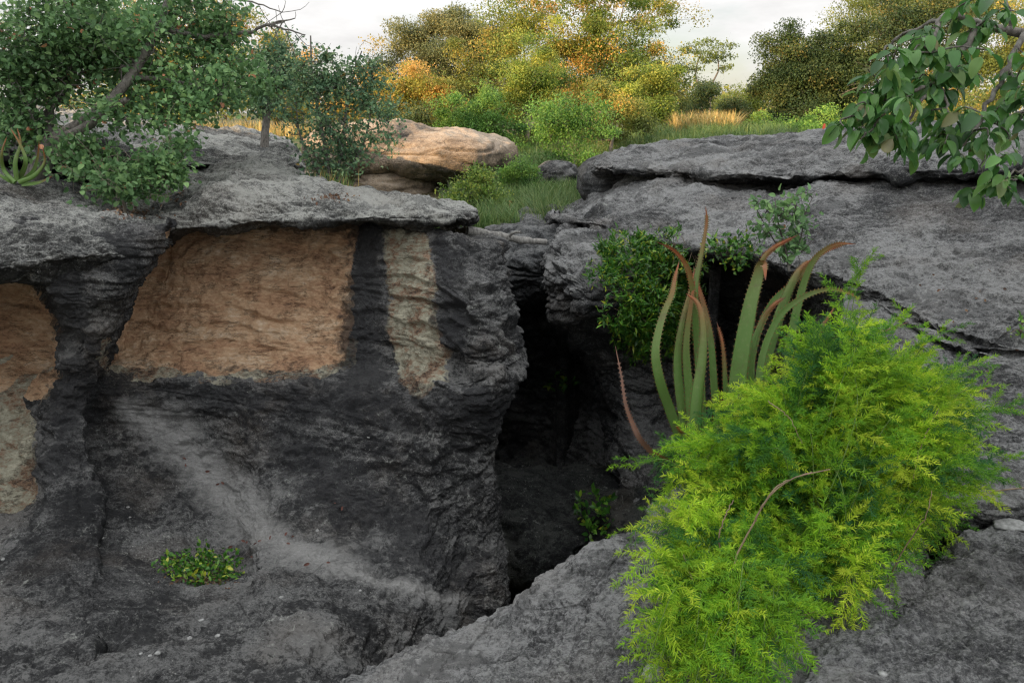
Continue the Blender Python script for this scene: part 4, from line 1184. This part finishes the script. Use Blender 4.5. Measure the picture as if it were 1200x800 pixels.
while nshoot < 400:
    x = rng.uniform(735, 1165); y = rng.uniform(335, 815)
    s = in_env(x, y)
    if s < 2: continue
    # gaps where rock and dark shows
    if min(math.hypot(x - 850, (y - 648) * 1.2), math.hypot(x - 905, (y - 752)) , math.hypot(x - 800, y - 700) + 14) < 22 and rng.random() < .9: continue
    if gnoise(np.array([[x / 42., y / 42., 3.3]]))[0] > .22 and rng.random() < .85: continue
    nshoot += 1
    d_end = surf_depth(x, y) + rng.exponential(.10)
    e = P(x, y, d_end)
    rx, ry = (960 + rng.normal() * 35, 640 + rng.normal() * 25) if y < 600 else (900 + (x - 900) * .5 + rng.normal() * 25, 680 + (y - 700) * .3 + rng.normal() * 20)
    r0 = P(rx, ry, 1.46 / (SP + (ry - 400) / F * CP) + .02)
    mid = (r0 + e) / 2 + np.array([0, -.02, .10 + .12 * rng.random()]) + rng.normal(size=3) * .03
    path = catmull(np.array([r0, mid, e]), 24)
    path[:, 2] -= .05 * np.linspace(0, 1, 24) ** 3
    tube(stems, path, np.linspace(.0022, .0008, 24), 4)
    tot = np.linalg.norm(np.diff(path, axis=0), axis=1).sum()
    npl = int(5 + 17 * min(1, tot / .7))
    tints = np.clip(.60 + .22 * rng.normal(), .0, 1)
    if rng.random() < .10: tints = rng.uniform(0, .25)
    for k in range(npl):
        t = 1 - (k / npl) * min(.75, .36 / tot + .22)
        i = min(22, int(t * 23)); q = path[i] + (path[min(23, i + 1)] - path[i]) * (t * 23 - i)
        ax = unit(path[min(23, i + 1)] - path[max(0, i - 1)])
        sd = unit(np.cross(ax, np.array([0, 0, 1.]))) * (1 if k % 2 else -1)
        dr = ax * .7 + sd * (.9 if k else 0) + rng.normal(size=3) * .5 + np.array([0, -.12, .10])
        pl_pos.append(q); pl_dir.append(dr); pl_len.append((.06 + .055 * rng.random()) * (.7 + .5 * (k > 1)))
        pl_tint.append(np.clip(tints + .10 * rng.normal(), 0, 1)); pl_t.append(t)
# a few loose sprays sticking out
for x, y in ((1010, 312), (1000, 330), (985, 345), (1060, 375), (1100, 392), (1040, 385), (1078, 405), (1165, 480), (1180, 540), (1150, 455), (742, 618), (750, 545), (1170, 562), (1140, 430), (1100, 645), (1112, 610), (765, 600), (1185, 480), (760, 690), (745, 720)):
    e = P(x, y, 2.75); q0 = P(x * .75 + 955 * .25, y * .75 + 560 * .25, 2.75)
    pth = catmull(np.array([q0, (q0 + e) / 2 + np.array([0, 0, .03]), e]), 8); tube(stems, pth, np.linspace(.0018, .0007, 8), 4)
    for k in range(5):
        q = pth[7 - k]
        pl_pos.append(q); pl_dir.append(unit(e - q0) + rng.normal(size=3) * .5); pl_len.append(.07 + .04 * rng.random()); pl_tint.append(rng.uniform(.2, .7)); pl_t.append(1)
pos = np.array(pl_pos); D = unit(np.array(pl_dir)); ln = np.array(pl_len); ti = np.array(pl_tint)
X = unit(np.cross(D, np.array([0, 0, 1.]))); Z = np.cross(X, D)
for s in range(6):
    sel = np.arange(len(pos)) % 6 == s
    tv = TPL[s]
    v = pos[sel][:, None] + ln[sel][:, None, None] * (tv[None, :, 0, None] * X[sel][:, None] + tv[None, :, 1, None] * D[sel][:, None] + tv[None, :, 2, None] * Z[sel][:, None])
    K = int(sel.sum())
    f = (TF[None] + (np.arange(K) * len(tv))[:, None, None]).reshape(-1, 3)
    nt_ = rng.normal(size=(K, NK)) * .08
    fl.add(v.reshape(-1, 3), tris=f, attr=np.clip(np.repeat((ti[sel][:, None] + nt_), 5, axis=1).ravel(), 0, 1))
    # spine of each plume
fl.build('foliage', M['feather'], root, shade=False)
stems.build('stem', plain_material('stem_green', (.12, .20, .04), .6), root)
ds = MB()
for pts, r0, r1 in (([(828, 775, 2.45), (833, 745, 2.4), (842, 715, 2.38), (850, 690, 2.4), (862, 655, 2.42), (880, 618, 2.42), (900, 583, 2.42), (930, 560, 2.42), (972, 550, 2.45)], .0042, .0018),
                    ([(885, 610, 2.41), (903, 578, 2.40), (925, 562, 2.41), (950, 553, 2.45)], .003, .0012),
                    ([(845, 652, 2.5), (843, 625, 2.5), (852, 600, 2.52), (860, 585, 2.55)], .003, .0014),
                    ([(1020, 700, 2.7), (1045, 670, 2.6), (1060, 640, 2.55), (1085, 605, 2.5), (1092, 575, 2.5)], .0028, .0012),
                    ([(905, 700, 2.5), (930, 720, 2.45), (960, 715, 2.4)], .0025, .001),
                    ([(900, 470, 2.7), (925, 490, 2.62), (940, 520, 2.6)], .0018, .0008), ([(800, 650, 2.5), (815, 690, 2.42), (818, 730, 2.38)], .0022, .0008),
                    ([(1100, 480, 2.8), (1080, 520, 2.7), (1070, 560, 2.66)], .0018, .0008)):
    pts = [(x, y, dd - .13) for x, y, dd in pts]
    pp = pxpath(pts, 26); pp += rng.normal(size=pp.shape) * .0015
    ds = MB(); tube(ds, pp, np.linspace(r0, r1, 26), 6)
    o = ds.build('dry_stem', M['stem'], root); o['label'] = 'bare brownish dry stem lying over the green needles'

#@@SECTION creeper
def creeper(name, label, pts, n, size, mat, cat='plant', stick=.06, tplw=.24, thick=.12):
    """leaves hanging in tufts on the rock found behind photo pixels"""
    tpl = broad_template(tplw, .25, .05, 3)
    lb, sb_ = MB(), MB()
    base = None
    P0, D0, T0 = [], [], []
    for (x, y, rx, ry, k) in pts:
        for _ in range(k):
            a = rng.random() * 2 * math.pi; r = math.sqrt(rng.random())
            h = ray(x + rx * r * math.cos(a), y + ry * r * math.sin(a))
            if h is None: continue
            p, nn = h
            if base is None: base = p
            out = unit(nn + np.array([0, -.6, .1])) * (stick + thick * rng.random() * (1 - r * .6))
            tip = p + out + np.array([rng.normal() * .03, 0, rng.normal() * .03])
            tube(sb_, catmull(np.array([p, (p + tip) / 2 + [0, 0, .015], tip]), 4), np.array([.0025, .002, .0015, .001]), 3)
            for j in range(n):
                P0.append(tip + rng.normal(size=3) * .018)
                D0.append(unit(out) * .6 + rng.normal(size=3) * .55 + np.array([0, -.3, .45]))
    root = empty(name, base, label, cat)
    P0, D0 = np.array(P0), np.array(D0)
    k = len(P0)
    leaves(lb, P0, D0, rng.normal(size=(k, 3)) * .4 + np.array([0, -.5, .8]), size * rng.uniform(.6, 1.3, k), tpl, rng.random(k))
    sb_.build('stem', M['stem'], root); lb.build('foliage', mat, root, shade=True)
    return root
creeper('creeper', 'dense dark green narrow-leaved plant hanging over the rock behind the aloe', [(755, 335, 52, 48, 330), (775, 300, 40, 20, 120), (718, 310, 22, 14, 55), (752, 380, 34, 30, 160), (795, 340, 20, 50, 90)], 15, .050, M['leaf_fern'], stick=.10, thick=.18, tplw=.13)
creeper('creeper', 'small low green plant under the slab lip right of the dense one', [(868, 297, 22, 8, 40), (845, 292, 12, 6, 18)], 7, .042, M['leaf_fern'], stick=.06, thick=.06)
creeper('creeper', 'dim green fern tuft low inside the dark cleft', [(700, 605, 20, 20, 22)], 7, .06, M['leaf_fern'], stick=.05)
creeper('seedling', 'tiny leafy plant in deep shade halfway down the cleft', [(655, 450, 14, 16, 9)], 6, .07, M['leaf_fern'], stick=.05)
creeper('herb_patch', 'oval patch of low green herbs in a hollow of the dark basin', [(236, 668, 44, 17, 190)], 6, .030, M['leaf_fern'], stick=.01, thick=.03)
creeper('sprig', 'bright sprig on the rock edge at the very right', [(1198, 388, 6, 10, 8)], 5, .03, M['leaf_green'], stick=.02)
#@@SECTION branch
# ---------------------------------------------------------------- overhanging bough at upper right
tb, lb = MB(), MB()
tr_base = np.array([3.9, 2.6, 2.2])
bt = empty('broadleaf_tree', tr_base, 'tree reaching in from the right edge with drooping boughs of large oval leaves', 'tree')
top = P(1330, 20, 2.9)
tube(tb, catmull(np.array([tr_base + [0, 0, -1.5], tr_base + [.1, .05, .8], top + [.3, 0, 0], top + [.2, .1, .8]]), 16), np.linspace(.12, .06, 16), 10, wob=.04)
BG_ = [([(1330, 30, 2.9), (1240, 40, 2.8), (1185, 38, 2.7), (1150, 28, 2.65), (1112, 18, 2.6), (1098, 35, 2.55), (1090, 60, 2.5)], .020, .006),
      ([(1150, 28, 2.65), (1128, 58, 2.6), (1100, 95, 2.55), (1078, 120, 2.5), (1060, 150, 2.5)], .012, .004),
      ([(1112, 18, 2.6), (1080, 30, 2.65), (1050, 45, 2.7), (1035, 60, 2.7)], .008, .003),
      ([(1100, 95, 2.55), (1060, 110, 2.5), (1020, 125, 2.5), (1000, 135, 2.5)], .007, .003),
      ([(1060, 130, 2.5), (1030, 145, 2.45), (1008, 165, 2.45)], .006, .003),
      ([(1200, 40, 2.7), (1180, 80, 2.6), (1160, 120, 2.55), (1140, 155, 2.5), (1122, 180, 2.5)], .011, .004),
      ([(1240, 40, 2.8), (1230, 110, 2.7), (1220, 170, 2.6), (1190, 210, 2.55)], .011, .004),
      ([(1180, 80, 2.6), (1200, 120, 2.5), (1210, 160, 2.45)], .007, .003),
      ([(1230, 110, 2.7), (1190, 135, 2.6), (1165, 145, 2.6)], .007, .003),
      ([(1185, 38, 2.7), (1180, 5, 2.7), (1170, -25, 2.7)], .008, .004),
      ([(1150, 28, 2.65), (1120, 60, 2.7), (1070, 85, 2.75), (1030, 95, 2.75)], .006, .003),
      ([(1100, 95, 2.55), (1110, 130, 2.5), (1112, 160, 2.5)], .006, .003),
      ([(1155, 150, 2.55), (1152, 190, 2.5), (1145, 225, 2.5)], .003, .0015),
      ([(1220, 170, 2.6), (1200, 195, 2.5), (1160, 215, 2.45)], .005, .0025)]
tw = []
for pts, a, b in BG_:
    p = pxpath(pts, 18); p[1:] += rng.normal(size=(17, 3)) * .004
    tube(tb, p, np.linspace(a, b, 18), 7, wob=.05); tw.append(p)
LP, LD = [], []
TG = [(1060, 150), (1035, 60), (1000, 135), (1008, 165), (1030, 175), (1122, 180), (1105, 170), (1190, 225), (1145, 225), (1165, 145), (1112, 160), (1030, 95), (1075, 70), (1090, 110), (1110, 60), (1045, 120), (1140, 90), (1160, 60), (1180, 100), (1195, 60), (1150, 130), (1085, 145), (1065, 180), (1175, 185), (1195, 140), (1130, 40), (1190, 20), (1175, 5), (1070, 115), (1040, 150), (1205, 90), (1150, 175), (1135, 235), (1195, 215), (1100, 120), (1125, 115), (1020, 110), (1055, 85), (1165, 30), (1150, 90), (1180, 165), (1060, 55), (1010, 150), (995, 150), (1015, 80), (1048, 100), (1040, 70), (1000, 120), (1025, 135), (1075, 95), (1120, 85), (1180, 130), (1190, 110), (1110, 30), (1080, 35), (1070, 45), (1160, 160), (1130, 150), (1085, 175), (1050, 165)]
alltw = np.concatenate(tw)
for x, y in TG:
    e = P(x + rng.normal() * 4, y + rng.normal() * 4, 2.5 + .12 * rng.normal())
    i = int(np.argmin(np.linalg.norm(alltw - e, axis=1) + .3 * np.maximum(0, e[2] - alltw[:, 2])))
    a = alltw[i]; m = (a + e) / 2 + np.array([0, 0, .02]) + rng.normal(size=3) * .01
    p = catmull(np.array([a, m, e]), 8); tube(tb, p, np.linspace(.0035, .0018, 8), 5)
    k = rng.integers(11, 17)
    for j in range(k):
        t = 1 - (j / k) * .9
        q = p[min(7, int(t * 7))] + rng.normal(size=3) * .006
        ph = j * 2.4 + rng.random()
        dd = np.array([math.cos(ph) * .75, math.sin(ph) * .75, -.30 - .6 * rng.random()]) + .5 * unit(p[-1] - p[0]) * (j < 3)
        LP.append(q); LD.append(dd)
LP, LD = np.array(LP), np.array(LD)
k = len(LP)
LD_ = unit(LD)
leaves(lb, LP + LD_ * .012, LD, rng.normal(size=(k, 3)) * .35 + np.array([0, -.35, 1.]), rng.uniform(.032, .068, k) * (.8 + .3 * rng.random(k)), BROAD_B, rng.random(k))
for q, dd in zip(LP, LD_): tube(lb, np.array([q, q + dd * .007, q + dd * .014]), .0011, 3, attr=.9)
tb.build('trunk', M['bark'], bt); lb.build('crown', M['leaf_big'], bt)
#@@SECTION small
# log lying over the cleft
lg = MB(); pp = catmull(PA(np.array([(548, 271, 6.6), (575, 275, 6.7), (600, 280, 6.8), (622, 283, 6.9), (640, 284, 7.0)], float)), 40)
pp += np.cumsum(rng.normal(size=pp.shape), axis=0) * .0022
tube(lg, pp, .034 * np.linspace(1.15, .7, 40) * (1 + .10 * np.sin(np.arange(40) * .55) + .03 * rng.normal(size=40)), 12, wob=.03)
q = pp[18]; tube(lg, catmull(np.array([q, q + [.05, -.05, .05], q + [.11, -.09, .06]]), 6), np.linspace(.016, .009, 6), 7)
o = lg.build('log', M['log']); tag(o, 'weathered pale grey log lying across the top of the cleft', 'log')
# grass
def grass(label, name, patches, h, mat, w=.006, tint=(0, .7), wedge=None):
    P0, D0, H0 = [], [], []
    for (x0, x1, y0, y1, n, hh) in patches:
        x = rng.uniform(x0, x1, n); y = rng.uniform(y0, y1, n)
        cl = fbm(np.stack([x * 1.2, y * 1.2, x * 0], 1), 2)
        keep = cl > -.25
        if wedge: keep &= ((x > wedge[0] * y) & (x < wedge[1] * y)) | (x < -.2 * y)
        x, y = x[keep], y[keep]
        P0.append(np.stack([x, y, gz(x, y)], 1)); H0.append(hh * rng.uniform(.5, 1.3, len(x)))
    p = np.concatenate(P0); H = np.concatenate(H0); n = len(p)
    ph = rng.random(n) * 2 * math.pi; lean = rng.uniform(.1, .6, n)
    S = np.stack([np.cos(ph + 1.3), np.sin(ph + 1.3), 0 * ph], 1) * w
    L = np.stack([np.cos(ph) * lean, np.sin(ph) * lean, np.ones(n)], 1)
    L2 = np.stack([np.cos(ph) * lean * 2.6, np.sin(ph) * lean * 2.6, 1.55 * np.ones(n)], 1)
    m = p + L * H[:, None] * .55; e = p + L2 * H[:, None] * .6
    v = np.stack([p - S, p + S, m + S * .8, m - S * .8, e], 1).reshape(-1, 3)
    i = (np.arange(n) * 5)[:, None]
    t = np.concatenate([i + np.array([0, 1, 2]), i + np.array([0, 2, 3]), i + np.array([3, 2, 4])])
    mb = MB(); mb.add(v, tris=t, attr=np.repeat(np.clip(rng.uniform(tint[0], tint[1], n), 0, 1), 5))
    o = mb.build(name, mat, shade=False); tag(o, label, 'grass', kind='stuff')
grass('soft green grass on the slope between the trees and the rocks', 'grass', [(-1., 3.2, 10., 14.5, 26000, .28), (-2.5, 6., 14.5, 20, 22000, .30), (.3, 1.6, 9.9, 12.5, 9000, .34)], .3, M['grass'], tint=(0, .7))
grass('dry golden grass on the skyline', 'dry_grass', [(3.6, 8, 18.5, 30, 30000, .5), (-12, -5, 19, 26, 4000, .4)], .3, M['grass'], w=.012, tint=(.7, 1), wedge=(.195, .272))
# grass tuft at the shrub
mbt = MB()
b0 = P(388, 228, 6.6)
tuft = empty('grass_tuft', b0, 'small tuft of straw-green grass at the base of the upright shrub on the ledge', 'grass tuft')
for _ in range(130):
    a = b0 + np.array([rng.normal() * .10, rng.normal() * .08, -.02]); hh = rng.uniform(.10, .26)
    e = a + np.array([rng.normal() * .06, rng.normal() * .05, hh])
    s = np.array([.003, 0, 0]); m = (a + e) / 2 + [0, 0, .02]
    mbt.add(np.array([a - s, a + s, m + s, m - s, e]), tris=[[0, 1, 2], [0, 2, 3], [3, 2, 4]], attr=rng.uniform(.2, .9))
mbt.build('blades', M['grass'], tuft, shade=False)
# red markers
for x, y, d, lab in ((597, 243, 11.3, 'small red-orange stake standing in the green grass'), (964, 156, 17., 'tiny red-orange stake on the skyline beyond the right-hand ledge')):
    mb = MB(); b = P(x, y + 6, d); h = .17 if d < 12 else .3
    tube(mb, np.array([b + [0, 0, -.1], b + [0, 0, h * .5], b + [.01, 0, h * .95], b + [.012, 0, h]]), np.array([.022, .022, .018, .004]) * (d / 11.3), 7)
    o = mb.build('marker_stake', M['red']); tag(o, lab, 'stake')
# fallen leaves
FL = [(217, 545), (214, 539), (244, 551), (255, 566), (261, 567), (272, 641), (289, 638), (286, 634), (300, 640), (304, 637), (339, 639), (337, 626), (386, 661), (394, 592), (400, 596), (388, 590), (360, 663), (296, 655), (320, 630), (345, 631)]
for x, y in FL:
    h = ray(x, y)
    if h is None: continue
    p, nn = h
    mb = MB(); u = unit(np.cross(nn, rng.normal(size=3)))
    leaves(mb, (p + nn * .006)[None] - u * .02, u[None] + nn * .15, nn[None] + rng.normal(size=3) * .3, .022 + .016 * rng.random(), broad_template(.25, -.25, .25, 4), np.array([.5]))
    mb.v[0] = mb.v[0] + nn * .004
    o = mb.build('fallen_leaf', M['dead']); tag(o, 'small curled dark red dead leaf lying on the pale washed rock channel', 'dead leaf', 'dead leaves on the pale channel')
# little stones
def stone(x, y, r, label, group=None, name='pebble', sq=(1, 1, .45), mat='pebble'):
    h = ray(x, y)
    if h is None: return
    p, nn = h
    bm_n, v = 12, []
    u = np.linspace(0, 2 * math.pi, 16, endpoint=False); w = np.linspace(-math.pi / 2, math.pi / 2, 9)
    uu, ww = np.meshgrid(u, w)
    q = np.stack([np.cos(ww) * np.cos(uu) * sq[0], np.cos(ww) * np.sin(uu) * sq[1], np.sin(ww) * sq[2]], -1).reshape(-1, 3) * r
    q += unit(q) * (r * .35 * fbm(q / r * 1.1 + x, 2))[:, None]
    q += p + nn * r * sq[2] * .45
    idx = np.arange(16 * 9).reshape(9, 16); j = (np.arange(16) + 1) % 16
    o = link_mesh(name, q, np.stack([idx[:-1], idx[:-1][:, j], idx[1:][:, j], idx[1:]], -1).reshape(-1, 4), M[mat])
    tag(o, label, 'stone', group)
for x, y in ((236, 727), (422, 692), (242, 672), (150, 594), (152, 606), (185, 765), (176, 768), (255, 745), (222, 748), (432, 512), (5, 655), (372, 622), (165, 766), (330, 700), (120, 630)):
    stone(x, y, .008 + .005 * rng.random(), 'tiny pale pebble lying on the dark rock basin', 'pale pebbles in the dark basin')
stone(1188, 616, .06, 'flat pale stone lying on the rock at the right edge', name='flat_stone', sq=(1.2, .7, .18))
stone(766, 790, .032, 'pale rounded stone under the left foot of the feathery bush', name='stone', sq=(1, .8, .7))
stone(1035, 790, .012, 'tiny white chip on the flat-topped block in the corner', name='pebble')
# dry twig at right
mb = MB(); pts = [(1140, 584), (1160, 578), (1180, 575), (1203, 573)]
pp = np.array([ray(x, y, 3.)[0] + np.array([0, -.01, .012]) for x, y in pts]); tube(mb, catmull(pp, 14), np.linspace(.002, .0035, 14), 5)
o = mb.build('twig', M['stem']); tag(o, 'thin pale dry twig lying on the cracked rock shelf at the right edge', 'twig')
#@@SECTION light
def lights():
    el = math.radians(11); az = math.atan2(-.75, -.66)      # direction to the sun, clockwise from +Y
    s = Vector((math.sin(az) * math.cos(el), math.cos(az) * math.cos(el), math.sin(el)))
    L = bpy.data.lights.new('sun', 'SUN'); L.energy = 5.0; L.angle = math.radians(.5); L.color = (1., .66, .34)
    o = bpy.data.objects.new('sun', L); COL.objects.link(o)
    o.rotation_euler = s.to_track_quat('Z', 'Y').to_euler(); o.location = (0, 0, 30)
    w = bpy.data.worlds.new('World'); SC.world = w; w.use_nodes = True
    nt = w.node_tree; nt.nodes.clear(); n = N(nt)
    sky = n('ShaderNodeTexSky'); sky.sky_type = 'NISHITA'; sky.sun_disc = False
    sky.sun_elevation = el; sky.sun_rotation = az % (2 * math.pi)
    g = n('ShaderNodeTexCoord').outputs['Generated']
    mp = n('ShaderNodeMapping', inp={'Vector': g, 'Scale': (1, 1, 3.5)}).outputs[0]
    c = n.noise(mp, 2.2, 6, .55, .3)
    z = n('ShaderNodeSeparateXYZ', inp={0: g}).outputs[2]
    cover = n.rng(c, .40, .52, .45, .97)
    shade = n.rng(n.noise(mp, 3.1, 6, .62), .32, .66, .80, 1.12)
    base = n.mix(n.rng(z, 0, .7), (6.6, 6.45, 6.4), (15.0, 15.0, 14.9))
    cl = n.mix(1., base, n('ShaderNodeCombineColor', inp={0: shade, 1: shade, 2: shade}).outputs[0], 'MULTIPLY')
    col = n.mix(cover, sky.outputs[0], cl)
    bg = n('ShaderNodeBackground', inp={0: col, 1: .1})
    n('ShaderNodeOutputWorld', inp={0: bg.outputs[0]})
    cam = bpy.data.cameras.new('camera'); cam.lens = 28; cam.sensor_width = 36; cam.clip_end = 3000; cam.clip_start = .05
    co = bpy.data.objects.new('camera', cam); COL.objects.link(co)
    co.location = (0, 0, CZ); co.rotation_euler = (math.pi / 2 - PITCH, 0, 0)
    SC.camera = co
    SC.view_settings.view_transform = 'Standard'; SC.view_settings.look = 'None'
    SC.view_settings.exposure = .5; SC.view_settings.gamma = 1
    SC.render.engine = 'CYCLES'
    SC.cycles.use_adaptive_sampling = True; SC.cycles.adaptive_threshold = .02; SC.cycles.diffuse_bounces = 3; SC.cycles.max_bounces = 5; SC.cycles.transparent_max_bounces = 4
    SC.cycles.use_denoising = True; SC.cycles.denoising_prefilter = 'NONE'; SC.cycles.denoising_input_passes = 'RGB_ALBEDO_NORMAL'; SC.cycles.pixel_filter_type = 'BLACKMAN_HARRIS'; SC.cycles.filter_width = 1.3
lights()

def litter(label, spots):
    mb = MB()
    for (x, y, rx, ry, n) in spots:
        for _ in range(n):
            h = ray(x + rng.normal() * rx * .5, y + rng.normal() * ry * .5)
            if h is None: continue
            p, nn = h
            u = unit(np.cross(nn, rng.normal(size=3)))
            leaves(mb, (p + nn * .006)[None], u[None] + nn * .2 * rng.random(), nn[None] + rng.normal(size=3) * .5, rng.uniform(.015, .035), DIAMOND, np.array([rng.random()]))
    o = mb.build('leaf_litter', M['litter'], shade=False); tag(o, label, 'leaf litter', kind='stuff')
M['litter'] = leaf_material('litter', [(0, (.05, .03, .02)), (.5, (.12, .06, .035)), (1, (.24, .15, .08))], .1)
litter('brown leaf litter in the hollow between the two left slabs and along the ledges', [(155, 250, 30, 8, 130), (390, 232, 26, 5, 90), (236, 682, 40, 6, 60), (190, 232, 30, 8, 60), (1120, 350, 60, 40, 14), (1150, 470, 40, 50, 16)])
